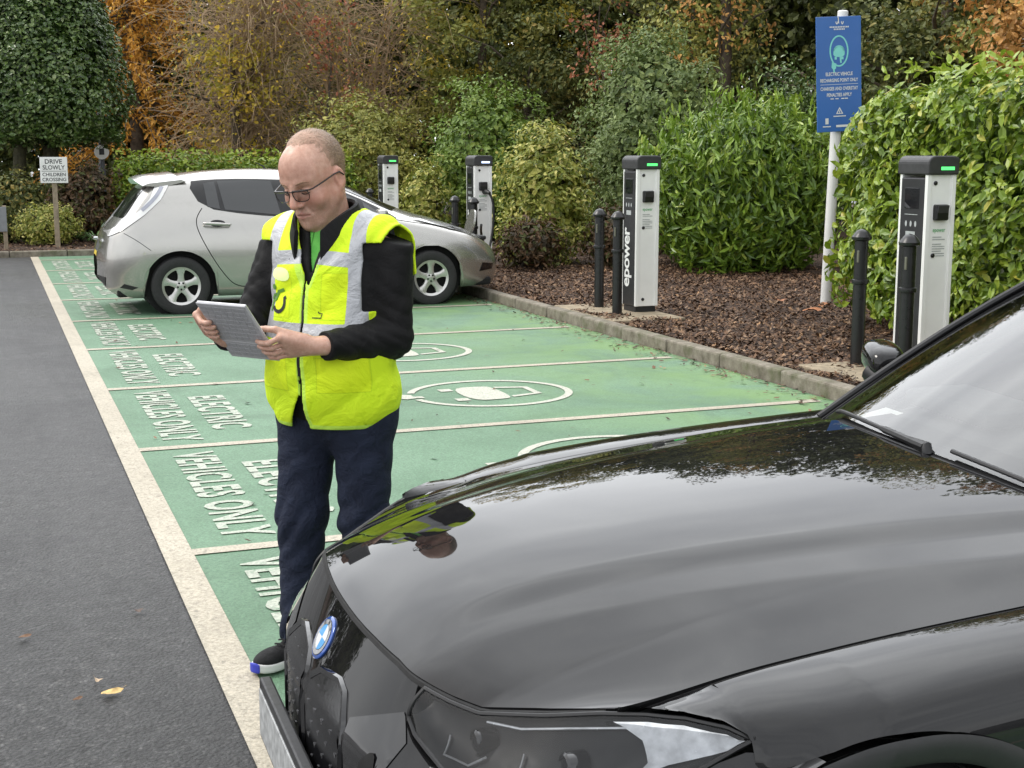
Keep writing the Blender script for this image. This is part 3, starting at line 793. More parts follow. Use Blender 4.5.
tree('yew_tree', 'dark grey-green rounded evergreen immediately left of the blue sign', (13.3, 15.6), 3.5, (1.5, 1.3), .4, G_HOLLY, 6500, .10, seed=39, blobs=9)
tree('brown_oak_tree', 'tree with orange-brown autumn leaves above the laurel hedge at top right', (14.8, 11.3), 11.5, (2.3, 2.0), 1.7, G_BROWN, 15000, .125, seed=40, blobs=11, cl=20, csz=.26, extra=(G_OLIVE, 3600, .12, 12))
tree('yew_tree', 'blackish evergreen right of the blue sign under the brown autumn tree', (13.9, 13.2), 4.2, (1.9, 1.6), .3, G_DARK, 8000, .12, seed=41, blobs=10)
tree('olive_tree', 'green and tan leaved tree rising right behind the blue sign', (16.2, 16.0), 12.6, (2.0, 1.8), 2.0, G_OLIVE, 9500, .13, seed=42, blobs=10, extra=(G_BROWN, 1500, .12, 10))

# far wood closing the view: one uncountable mass of leaf sprays and stems
def wood():
    ch = []; r = np.random.default_rng(77)
    path = [(-22, 34), (-8, 37), (3, 38), (11, 34), (17, 27), (20, 19), (20.5, 10), (19.5, 0), (17, -9)]
    path = bspline(path, 64)
    for i, p in enumerate(path):
        for k in range(2):
            c = np.array([p[0] + r.normal(0, .9), p[1] + r.normal(0, .9), 0]); h = r.uniform(7.2, 10.2) + 4.2 * (i > 27)
            P, nr, t, ci = clumped(2600, (c[0], c[1], h * .5), (1.9, 1.9, h * .52), Lump(14, .2, .4, int(r.integers(1e6))), 95, .42, .5)
            ch.append(leaves(P, nr, .26, .6, .3, .8, tint=.05 + .75 * ci * r.uniform(.5, 1.)))
    o = leaf_obj_mesh('far_wood', ch, G_DARK, None); tag(o, kind='stuff')
wood()

# ------------------------------------------------------------------ chargers
M_BLK = simple("dark grey charger plastic", (.020, .020, .022), .42, 0, .15, 12, .1, 300)
M_WHT = simple("white powder coat", (.83, .83, .81), .38, 0, .05, 4)
M_CAP = simple("charger cap", (.035, .035, .037), .5, 0, .2, 20, .15, 200)
M_SOCK = simple("socket black", (.008, .008, .009), .35)
M_LOGO = simple("white lettering", (.72, .73, .72), .5, 0, .03)
M_GREY = simple("light grey print", (.36, .38, .38), .6, 0, .2, 60)
M_GTXT = simple("green print", (.16, .42, .20), .6)
M_SCR = simple("display glass", (.012, .013, .015), .06, 0, .1, 3)
M_LED = NB("green status lamp"); M_LED.set(Base_Color=(.05, .5, .12), Emission_Color=(.12, 1., .22), Emission_Strength=.75); M_LED = M_LED.m
M_LEDB = NB("blue status lamp"); M_LEDB.set(Base_Color=(.3, .4, .8), Emission_Color=(.55, .7, 1.), Emission_Strength=1.3); M_LEDB = M_LEDB.m
CH_W, CH_D, CH_H = .25, .30, 1.58        # X, Y, height
def charger(y, label, led, x=5.44):
    root = tag(empty('charging_post', (x, y, .1)), label, 'charger', 'charging posts along the kerb')
    hw, hd = CH_W / 2, CH_D / 2
    mb = MB(); mb.box((0, 0, .035), (CH_W - .02, CH_D - .03, .07), .01); mb.build('plinth', M_BLK, root)
    mb = MB(); mb.box((-.004, 0, .07 + (1.42 - .07) / 2), (CH_W + .008, CH_D - .030, 1.35), .012); mb.build('body', M_BLK, root)
    for s in (-1, 1):
        mb = MB(); yy = s * (hd - .009)
        mb.box((0, yy, .755), (CH_W + .004, .018, 1.37), .005)
        for x in (-1, 1): mb.box((x * (hw - .018), s * (hd + .005), .755), (.036, .014, 1.37), .004)
        mb.build('side_panel', M_WHT, root)
    # cap: hood with rounded front edge
    prof = [(-hw - .012, 0)]
    for k in range(7): A = R(180 - 90 * k / 6); prof.append((-hw - .012 + .06 + .06 * math.cos(A), .075 + .06 * math.sin(A)))
    prof += [(hw - .03, .135), (hw + .008, .12), (hw + .008, 0)]
    mb = MB(); mb.prism(prof, -hd - .03, hd + .03, frame((0, 0, 1.44), (1, 0, 0), (0, 0, 1)))
    o = mb.build('cap', M_CAP, root)
    bv = o.modifiers.new("bevel", 'BEVEL'); bv.width = .012; bv.segments = 3; bv.limit_method = 'ANGLE'; bv.angle_limit = R(30)
    for s in (-1, 1):
        mb = MB(); mb.box((.03, s * (hd + .031), 1.485), (.115, .006, .024), .002); mb.build('status_lamp', led, root)
        mb = MB(); mb.box((.0, s * (hd + .012), 1.17), (.115, .05, .115), .012); sk = mb.build('socket', M_SOCK, root)
        mb = MB(); mb.box((.0, s * (hd + .040), 1.195), (.095, .012, .06), .008, Matrix.Rotation(-s * .25, 3, 'X')); mb.build('flap', M_CAP, sk)
        for z, x in ((1.38, -.05), (.86, -.045), (.14, -.04)):
            mb = MB(); mb.lathe([(.002, 0), (.016, 0), (.016, .006), (.008, .010), (.002, .011)][::1], (0, 0, 0), 12)
            b = mb.build('lock', M_SOCK, root); b.location = (x, s * (hd + .001), z); b.rotation_euler = (R(90) * s * 1.0, 0, 0) if s < 0 else (R(-90), 0, 0)
            if s < 0: b.rotation_euler = (R(90), 0, 0)
        mb = MB(); M = frame((.0, s * (hd + .0035), 0), (-s, 0, 0), (0, 0, 1))
        V, F = fit_text("epower", .11, .032, .01); mb.add([M @ Vector((v[0], v[1] + 1.035, 0)) for v in V], F)
        mb.cur = 1
        for i in range(9):
            wdt = .11 - .03 * ((i * 7) % 3 == 0); z = .99 - .017 * i
            if i == 2: continue
            mb.add([M @ Vector((a, b, 0)) for a, b in ((-.055, z), (-.055 + wdt, z), (-.055 + wdt, z + .006), (-.055, z + .006))], [(0, 1, 2, 3)])
        mb.build('notice', [M_GTXT, M_GREY], root, fix=False)
    # lane side: display, reader symbols, big lettering
    M = frame((-hw - .0095, 0, 0), (0, -1, 0), (0, 0, 1))
    mb = MB(); mb.box((-hw - .007, 0, 1.27), (.010, .165, .15), .003); mb.build('display', M_SCR, root)
    mb = MB()
    q = lambda x0, y0, x1, y1: mb.add([M @ Vector((a, b, .001)) for a, b in ((x0, y0), (x1, y0), (x1, y1), (x0, y1))], [(0, 1, 2, 3)])
    q(-.055, .985, .055, 1.03)
    for x in (-.055, 0, .055):
        mb.add([M @ Vector((x + .012 * math.cos(t), 1.085 + .022 * math.sin(t), .001)) for t in np.linspace(0, 6.28, 13)[:-1]], [tuple(range(12))])
    q(-.075, 1.15, .075, 1.155); q(-.02, 1.205, .06, 1.235)
    mb.build('reader_panel', M_GREY, root, fix=False)
    mb = MB(); V, F = fit_text("epower", .60, .165, .022, .95)
    # reads from the ground upwards
    mb.add([M @ Vector((-v[1] + .0, v[0] + .56, .001)) for v in V], F)
    mb.build('lettering', M_LOGO, root, fix=False)
    return root
charger(2.62, 'nearest charging post, its base hidden by the black car, in front of the laurel hedge', M_LED, 5.70)
charger(6.83, 'charging post standing clear on the mulch left of the laurel bush with full lettering visible', M_LED)
p2 = charger(11.75, 'charging post with a cable hanging from its socket at the nose of the silver hatchback', M_LEDB)
charger(16.25, 'farthest charging post half hidden behind the bonnet of the silver hatchback', M_LED)

# bollards
M_BOL = simple("black painted steel", (.010, .010, .011), .32, 0, .2, 14, .1, 60)
M_BOLR = simple("bollard reflector", (.12, .12, .09), .5)
def bollard(x, y, label):
    root = tag(empty('bollard', (x, y, .09)), label, 'bollard', 'bollards guarding the chargers')
    mb = MB(); mb.lathe([(.05, -.05), (.05, .97)], n=20); mb.build('post', M_BOL, root)
    mb = MB(); mb.lathe([(.05, .63), (.062, .635), (.064, .65), (.062, .665), (.05, .67)], n=20); mb.build('ring', M_BOL, root)
    mb = MB(); mb.lathe([(.05, .955), (.073, .965), (.076, .985), (.062, 1.005), (.05, 1.02), (.036, 1.035), (.004, 1.045)], n=20); mb.build('cap', M_BOL, root)
    mb = MB(); mb.box((-.045, -.028, .84), (.012, .02, .09), .003); mb.build('reflector', M_BOLR, root)
bollard(5.38, 2.95, 'black bollard standing left of the nearest charger, in front of the laurel hedge')
bollard(5.31, 2.28, 'black bollard right against the dark face of the nearest charger')
bollard(5.19, 7.28, 'black bollard on the kerb footing a step left of the clear standing charger')
bollard(5.09, 6.62, 'black bollard close in front of the dark lettered face of the clear standing charger')
bollard(5.22, 12.12, 'far black bollard above the bonnet nose of the silver hatchback, left of its neighbour')
bollard(5.22, 11.35, 'far black bollard touching the left side of the charger with the hanging cable')
bollard(5.22, 16.6, 'farthest black bollard, mostly hidden behind the windscreen of the silver hatchback')
# charging cable (a thing of its own: plugged in)
M_CABLE = simple("black cable rubber", (.012, .012, .012), .45)
root = tag(empty('charging_cable', (5.46, 11.75, 1.2)), 'black charging cable hanging from charger socket to the nose of the silver hatchback', 'cable')
mb = MB(); pts = bspline([(.02, -.18, .0), (.05, -.23, -.02), (.10, -.25, -.15), (.10, -.24, -.45), (.04, -.25, -.74), (-.06, -.42, -.82), (-.3, -.95, -.62), (-.50, -1.4, -.45), (-.60, -1.72, -.36)], 40)
mb.tube(pts, .016, 8); mb.build('cable', M_CABLE, root)
mb = MB(); mb.tube([(.0, -.15, .0), (.01, -.22, .0), (.03, -.28, -.02)], [.036, .034, .02], 12); mb.build('plug', M_CABLE, root)

# blue sign
M_POLE = simple("white painted pole", (.70, .70, .68), .4, 0, .06, 5)
M_BLUE = simple("blue sign sheet", (.035, .135, .42), .38, 0, .08, 2)
M_CYAN = simple("cyan print", (.22, .66, .62), .5, 0, .03)
root = tag(empty('information_sign', (7.55, 6.66, -.03), R(-8), 0, R(1.4)), 'tall blue recharging sign on a white pole at the edge of the laurel hedge', 'sign')
mb = MB(); mb.lathe([(.055, -.1), (.055, 3.17), (.045, 3.18), (.005, 3.185)], n=20); mb.build('pole', M_POLE, root)
SW, SH = .50, 1.16; SZ = 2.53
e = empty('mount', (0, 0, 0)); bpy.data.objects.remove(e)
mb = MB(); mb.box((0, 0, 0), (SW, .012, SH), .004); sg = mb.build('panel', M_BLUE, root, loc=(-.045, -.085, SZ)); sg.rotation_euler = (0, R(-4.5), 0)
mb = MB()
for z in (-.38, .38): mb.box((.04, .035, z), (.16, .06, .04), .004)
mb.build('bracket', M_POLE, sg)
M = frame((0, -.009, 0), (1, 0, 0), (0, 0, 1))
mb = MB()
def stext(t, z, w_, h_, b=.008, x=0): 
    V, F = fit_text(t, w_, h_, b); mb.add([M @ Vector((v[0] + x, v[1] + z, 0)) for v in V], F)
stext("ELECTRIC VEHICLE", .005, .30, .036, .02); stext("RECHARGING POINT ONLY", -.058, .42, .036, .02)
stext("CHARGES AND OVERSTAY", -.142, .42, .036, .02); stext("PENALTIES APPLY", -.205, .28, .036, .02)
for x0 in (-.10, -.045, .02, .06): mb.add([M @ Vector((a, b, 0)) for a, b in ((x0, -.25), (x0 + .035, -.25), (x0 + .035, -.24), (x0, -.24))], [(0, 1, 2, 3)])
V = [(-.21, -.102), (.21, -.102), (.21, -.098), (-.21, -.098)]; mb.add([M @ Vector((a, b, 0)) for a, b in V], [(0, 1, 2, 3)])
for x, z, s in ((-.02, .53, .03), (.04, .53, .03)):
    poly = [(x + s * math.cos(t) * .5, z + s * math.sin(t)) for t in np.linspace(R(180), R(360), 9)] + [(x + s * .2 * math.cos(t), z + s * .6 * math.sin(t)) for t in np.linspace(R(360), R(180), 9)]
    mb.add([M @ Vector((a, b, 0)) for a, b in poly], [(i, i + 1, 16 - i, 17 - i) for i in range(8)])
mb.add([M @ Vector((a, b, 0)) for a, b in ((-.012, .575), (.0, .575), (.006, .51), (-.004, .51))], [(3, 2, 1, 0)])
for z, w_ in ((.468, .22), (.446, .13)):
    for i in range(int(w_ / .018)):
        x = -w_ / 2 + i * .018 + .01; mb.add([M @ Vector((a, b, 0)) for a, b in ((x, z), (x + .012, z), (x + .012, z + .014), (x, z + .014))], [(0, 1, 2, 3)])
# small pictograms near the foot
tri = [(0, -.33), (.04, -.40), (-.04, -.40)]; tin = [(0, -.35), (.024, -.392), (-.024, -.392)]
mb.add([M @ Vector((a, b, 0)) for a, b in tri + tin], [(0, 3, 4, 1), (1, 4, 5, 2), (2, 5, 3, 0)])
mb.add([M @ Vector((a, b, 0)) for a, b in ((-.005, -.388), (.005, -.388), (.005, -.365), (-.005, -.365))], [(0, 1, 2, 3)])
for x0, z0, x1, z1 in ((-.07, -.428, .07, -.418), (-.16, -.50, -.125, -.44), (-.19, -.53, -.10, -.52), (.12, -.49, .135, -.44), (-.04, -.535, .13, -.512)):
    mb.add([M @ Vector((a, b, 0)) for a, b in ((x0, z0), (x1, z0), (x1, z1), (x0, z1))], [(0, 1, 2, 3)])
mb.build('lettering', M_LOGO, sg, fix=False)
mb = MB(); cz = .235; P_ = lambda a, b: M @ Vector((a, b + cz, 0))
def sring(rx, ry, wd, a0, a1, n=40):
    V = []
    for i in range(n + 1):
        a = a0 + (a1 - a0) * i / n
        for q in (-wd / 2, wd / 2): V.append(P_((rx + q) * math.cos(a), (ry + q) * math.sin(a)))
    mb.add(V, [(2 * i, 2 * i + 1, 2 * i + 3, 2 * i + 2) for i in range(n)])
sring(.098, .150, .016, R(-112), R(232))
sring(.055, .05, .014, R(0), R(180))
bd = smooth_poly([(-.06, -.06), (-.065, 0), (-.05, .045), (.05, .045), (.065, 0), (.06, -.06)], 2); mb.add([P_(*p) for p in bd], [tuple(range(len(bd)))])
mb.add([P_(-.05, -.085), P_(-.025, -.085), P_(-.025, -.058), P_(-.05, -.058)], [(0, 1, 2, 3)]); mb.add([P_(.025, -.085), P_(.05, -.085), P_(.05, -.058), P_(.025, -.058)], [(0, 1, 2, 3)])
mb.add([P_(-.08, -.11), P_(-.03, -.125), P_(-.035, -.175), P_(-.05, -.185), P_(-.045, -.215), P_(-.065, -.215), P_(-.068, -.185), P_(-.085, -.165)], [tuple(range(8))[::-1]])
mb.add([P_(.005, -.06), P_(.025, -.06), P_(.03, -.12), P_(.012, -.12)], [(0, 1, 2, 3)])
mb.build('pictogram', M_CYAN, sg, fix=False)

# drive slowly sign
M_WOOD = simple("weathered timber", (.27, .22, .155), .85, 0, .3, 12, .5, 60)
M_SIGNW = simple("white sign board", (.76, .76, .74), .45, 0, .05, 6)
M_TXT = simple("dark sign lettering", (.03, .03, .035), .5)
root = tag(empty('warning_sign', (.36, 19.30, .08), R(-3)), 'white drive slowly children crossing sign on a weathered wooden post', 'sign')
mb = MB(); mb.box((0, .03, .70), (.085, .07, 1.5), .008); mb.build('post', M_WOOD, root)
mb = MB(); mb.box((0, -.02, 1.345), (.45, .02, .44), .004); bd = mb.build('board', M_SIGNW, root)
mb = MB(); M = frame((0, -.0325, 1.345), (1, 0, 0), (0, 0, 1))
for t, z, w_, h_ in (("DRIVE", .145, .28, .075), ("SLOWLY", .045, .36, .075), ("CHILDREN", -.075, .38, .06), ("CROSSING", -.16, .39, .06)): stext(t, z, w_, h_, .014)
mb.add([M @ Vector((a, b, 0)) for a, b in ((-.2, -.022), (.2, -.022), (.2, -.014), (-.2, -.014))], [(0, 1, 2, 3)])
mb.build('lettering', M_TXT, bd, fix=False)
# low board seen from behind on two timber legs, left edge
root = tag(empty('low_sign_board', (-.50, 19.30, .08), R(4)), 'low grey sign board seen from behind on two timber legs at the left edge', 'sign')
mb = MB(); mb.box((-.28, -.03, .52), (.66, .02, .42), .004); mb.build('board', simple("grey board back", (.22, .23, .24), .6, 0, .1, 9), root)
for x in (-.52, .02, ): 
    mb = MB(); mb.box((x, .02, .33), (.065, .06, .84), .006); mb.build('leg', M_WOOD, root)
mb = MB(); mb.box((-.2, -.075, .3), (.065, .05, .78), .006); mb.build('leg', M_WOOD, root)
# lamp post far back
root = tag(empty('lamp_post', (1.55, 24.5, .08)), 'dark grey post with a small white round plate rising behind the low hedge', 'lamp post')
mb = MB(); mb.lathe([(.075, -.1), (.075, 1.4), (.055, 1.45), (.05, 4.2)], n=14); mb.build('post', simple("galvanised dark steel", (.07, .075, .085), .5), root)
mb = MB(); mb.lathe([(.004, -.01), (.15, -.01), (.15, .01), (.004, .01)], (0, -.09, 1.66), 20, 'Y'); pl = mb.build('plate', M_SIGNW, root)
mb = MB(); mb.box((.0, -.103, 1.67), (.1, .004, .13), .002); mb.build('symbol', M_TXT, pl)
mb = MB(); mb.box((0, -.28, 4.2), (.14, .55, .08), .03); mb.build('lamp_head', M_GREY, root)

# ------------------------------------------------------------------ cars
M_TYRE = simple("tyre rubber", (.022, .022, .022), .8, 0, .2, 30, .2, 90)
M_RIM = simple("silver alloy", (.56, .55, .53), .32, .75, .08, 9)
M_RIMD = simple("dark alloy", (.10, .10, .105), .3, .8, .08, 9)
M_WELL = simple("wheel well black", (.006, .006, .006), .9)
M_TRIM = simple("black plastic trim", (.012, .012, .013), .5, 0, .15, 30)
M_GLOSS = simple("gloss black", (.006, .006, .007), .06, 0, .1, 3, coat=.6)
M_SEAM = simple("panel gap", (.004, .004, .004), .8)
M_CHROME = simple("chrome", (.72, .73, .74), .12, 1., .04, 5)
M_TGLASS = simple("privacy glass", (.012, .014, .015), .04, 0, .1, 2, spec=.9)
M_RED = simple("tail lamp red", (.35, .02, .02), .12, 0, .1, 9, coat=.7)
M_CLEAR = simple("clear lamp lens", (.62, .63, .65), .08, .35, .15, 12, coat=1.)
M_FABRIC = simple("grey seat cloth", (.10, .10, .105), .8)
def paint(name, col, metal, rough, flake=.04, grime=.16):
    b = NB(name)
    c = b.mix(b.ramp(b.noise(900, 1), [(.4, 0.), (.6, 1.)]), tuple(x * (1 - flake) for x in col), tuple(x * (1 + flake) for x in col))
    dirt = b.ramp(b.noise(7, 6, .7, .4), [(.52, 0.), (.8, grime)])
    c = b.mix(dirt, c, (.20, .19, .17))
    b.set(Base_Color=c, Metallic=metal, Roughness=rough, Coat_Weight=1., Coat_Roughness=.02); return b.m
M_SILVER = paint("champagne silver paint", (.42, .41, .385), .78, .27)

def wheel(name, parent, x, y, z, side, r, wd, rim_r, style, m_rim):
    """side -1: outer face towards -y. wheel > tyre, rim (> spokes are the rim's own)"""
    root = empty(name, (x, y, z)); root.parent = parent
    h = wd / 2; mb = MB()
    prof = [(rim_r * .96, -h * .86), (rim_r * 1.02, -h * .96), (r * .90, -h * 1.02), (r * .97, -h * .90), (r, -h * .62), (r, h * .62), (r * .97, h * .9), (r * .9, h * 1.02), (rim_r * 1.02, h * .96), (rim_r * .96, h * .86)]
    mb.lathe(prof, (0, 0, 0), 48, 'Y', ring=True)
    for q in (-.3, 0, .3): mb.lathe([(r - .002, h * q - .004), (r + .0015, h * q - .005), (r + .0015, h * q + .005), (r - .002, h * q + .004)], (0, 0, 0), 48, 'Y', ring=True)
    mb.build('tyre', M_TYRE, root)
    s = side; mb = MB()
    # barrel and dark backing
    mb.cur = 1; mb.lathe([(.004, s * h * .05), (rim_r * .93, s * h * .05), (rim_r * .93, s * h * .8)], (0, 0, 0), 36, 'Y', cap=False); mb.cur = 0
    mb.lathe([(rim_r * .86, s * h * .80), (rim_r * .99, s * h * .93), (rim_r * 1.0, s * h * .80), (rim_r * .9, s * h * .55)], (0, 0, 0), 48, 'Y', ring=True)
    mb.lathe([(.002, s * h * .72), (rim_r * .26, s * h * .70), (rim_r * .34, s * h * .62), (rim_r * .34, s * h * .3)], (0, 0, 0), 30, 'Y', cap=False)
    n = 5
    for k in range(n):
        a = 2 * math.pi * k / n + (R(90) if style == 'five' else R(72)); d = np.array([math.cos(a), math.sin(a)]); t = np.array([-d[1], d[0]])
        secs = [(.24, .20), (.40, .155), (.60, .15), (.78, .21), (.92, .36)] if style == 'five' else [(.2, .10), (.5, .06), (.75, .06), (.92, .10)]
        V = []; F = []
        for f, wv in secs:
            zo = s * h * (.66 + .14 * f)
            for sg, dz in ((-1, 0), (-.55, .06), (.55, .06), (1, 0), (1, -.34), (-1, -.34)):
                p = d * f * rim_r + t * wv * sg * rim_r; V.append((p[0], zo + s * h * dz, p[1]))
        m = len(secs)
        for i in range(m - 1):
            for j in range(6): F.append((i * 6 + j, i * 6 + (j + 1) % 6, (i + 1) * 6 + (j + 1) % 6, (i + 1) * 6 + j))
        mb.add(V, F)
    mb.cur = 1
    for k in range(5):
        a = 2 * math.pi * k / 5 + R(54); mb.lathe([(.002, s * h * .725), (rim_r * .055, s * h * .725), (rim_r * .055, s * h * .6)], (math.cos(a) * rim_r * .18, 0, math.sin(a) * rim_r * .18), 10, 'Y')
    mb.build('rim', [m_rim, M_WELL], root)
    return root

def shell_grid(st, nx, nu, arches, zlo):
    """st: stations [x, [(y,z)*k]] from underside to the roof centre -> grid (nx,nu,3) of the +y half, wheel arches cut"""
    A = np.array([[(p[0], p[1]) for p in s[1]] for s in st]); xs = np.array([s[0] for s in st])
    B = np.concatenate([np.repeat(xs[:, None, None], A.shape[1], 1), A], -1)          # stations, points, xyz
    g = bspline(B, nx)                                                              # along x
    g = np.swapaxes(bspline(np.swapaxes(g, 0, 1), nu), 0, 1)
    for xc, zc, Ra in arches:
        for i in range(g.shape[0]):
            dx = abs(g[i, 0, 0] - xc)
            if dx < Ra:
                za = zc + math.sqrt(Ra * Ra - dx * dx); col = g[i]
                k = np.searchsorted(col[:, 2], za)
                k = min(max(k, 1), len(col) - 1)
                f = (za - col[k - 1, 2]) / max(1e-6, col[k, 2] - col[k - 1, 2]); pt = col[k - 1] + (col[k] - col[k - 1]) * f
                col[:k] = pt
    return g

def mirror_shell(name, g, m, parent, ends=True):
    n, k = g.shape[:2]; gm = g.copy(); gm[..., 1] *= -1
    G = np.concatenate([g, gm[:, ::-1][:, 1:]], 1)
    me = grid_mesh(name, G); bm = bmesh.new(); bm.from_mesh(me)
    bmesh.ops.remove_doubles(bm, verts=bm.verts, dist=.0004)
    bmesh.ops.dissolve_degenerate(bm, edges=bm.edges, dist=.0004)
    bmesh.ops.recalc_face_normals(bm, faces=bm.faces); bm.to_mesh(me); bm.free()
    me.polygons.foreach_set('use_smooth', [True] * len(me.polygons))
    return link(name, me, m, parent)

MY = lambda y, s: frame((0, y, 0), (1, 0, 0), (0, 0, 1)) if s < 0 else frame((0, y, 0), (-1, 0, 0), (0, 0, 1))
def side_decal(poly, s, bvh, off, step=.05):
    """outline in (x,z) pressed onto the flank; s=-1 near (-y) flank, s=+1 far flank"""
    pl = poly if s < 0 else [(-x, z) for x, z in poly]
    return decal(pl, MY(s * 3., s), bvh, off, step)
def side_line(mb, pts, s, bvh, wd=.008, off=.0015, step=.03):
    pl = resample(pts, step, closed=False); A = np.array(pl); t = unit(np.gradient(A, axis=0)); nrm = np.stack([-t[:, 1], t[:, 0]], -1)
    uv = []
    for a, n_ in zip(A, nrm): uv += [tuple(a - n_ * wd / 2), tuple(a + n_ * wd / 2)]
    if s > 0: uv = [(-x, z) for x, z in uv]
    F = [(2 * i, 2 * i + 1, 2 * i + 3, 2 * i + 2) for i in range(len(pl) - 1)]
    V, F = project(uv, F, MY(s * 3., s), bvh, off); mb.add(V, F, True)
def smooth_line(pts, n=40): return [tuple(p) for p in bspline(pts, n)]

# ---- silver hatchback (faces the kerb)
car = tag(empty('hatchback', (.34, 9.95, 0), 0), 'silver champagne electric hatchback parked nose to the kerb on the green bay', 'car')
D = [  # x, wlow, wmid, zsh, wsh, zrail, wrail, zc, zb
 (-.005, .20, .25, .58, .22, .60, .15, .61, .42), (.02, .50, .56, .66, .50, .71, .38, .73, .34), (.08, .70, .75, .78, .68, .84, .52, .87, .27), (.18, .79, .83, .87, .77, .95, .64, .98, .22),
 (.33, .84, .875, .93, .81, 1.10, .68, 1.15, .20), (.45, .86, .885, .95, .825, 1.27, .66, 1.33, .2), (.60, .87, .89, .96, .835, 1.38, .64, 1.43, .2), (.90, .885, .90, .965, .845, 1.42, .62, 1.49, .2), (1.5, .89, .90, .96, .855, 1.45, .60, 1.535, .2),
 (2.05, .89, .90, .955, .855, 1.45, .60, 1.535, .2), (2.45, .89, .90, .95, .85, 1.38, .60, 1.465, .2), (2.80, .89, .90, .945, .845, 1.245, .62, 1.335, .2), (3.15, .89, .895, .935, .83, 1.06, .66, 1.16, .2), (3.45, .885, .89, .90, .81, .97, .66, 1.04, .2),
 (3.85, .87, .885, .84, .79, .88, .62, .945, .2), (4.15, .82, .84, .76, .73, .79, .56, .84, .21), (4.35, .73, .76, .66, .64, .69, .48, .725, .22), (4.47, .58, .62, .57, .52, .60, .4, .62, .24), (4.53, .34, .40, .46, .36, .50, .26, .52, .30), (4.545, .18, .2, .42, .2, .43, .14, .44, .34)]
st = []
for x, wl, wm, zsh, wsh, zr, wr, zc, zb in D:
    st.append((x, [(wl * .90, zb - .02), (wl * .975, zb + .03), (wl + .0, zb + (zsh - zb) * .22), (wm, zb + (zsh - zb) * .45), (wm * .995, zb + (zsh - zb) * .72), (wsh, zsh), (wsh * .55 + wr * .45, zsh * .55 + zr * .45), (wr, zr), (wr * .62, zr * .25 + zc * .75), (wr * .28, zc), (0, zc)]))
WR, WF = (.80, .305), (3.58, .305)
g = shell_grid(st, 260, 90, [(WR[0], .305, .375), (WF[0], .305, .375)], .2)
body = mirror_shell('body', g, M_SILVER, car)
BV = bvh_of(body)
mb = MB(); mb.box((2.25, 0, .24), (4.2, 1.50, .10), .03); mb.build('underbody', M_WELL, car)
for (wx, wz) in (WR, WF):
    mb = MB(); mb.lathe([(.42, -.765), (.42, .765)], (wx, 0, wz + .02), 32, 'Y'); 
    o = mb.build('wheel_well', M_WELL, car); o.scale = (.90, .99, .90); o.location = (wx * .10, 0, (wz + .02) * .10)
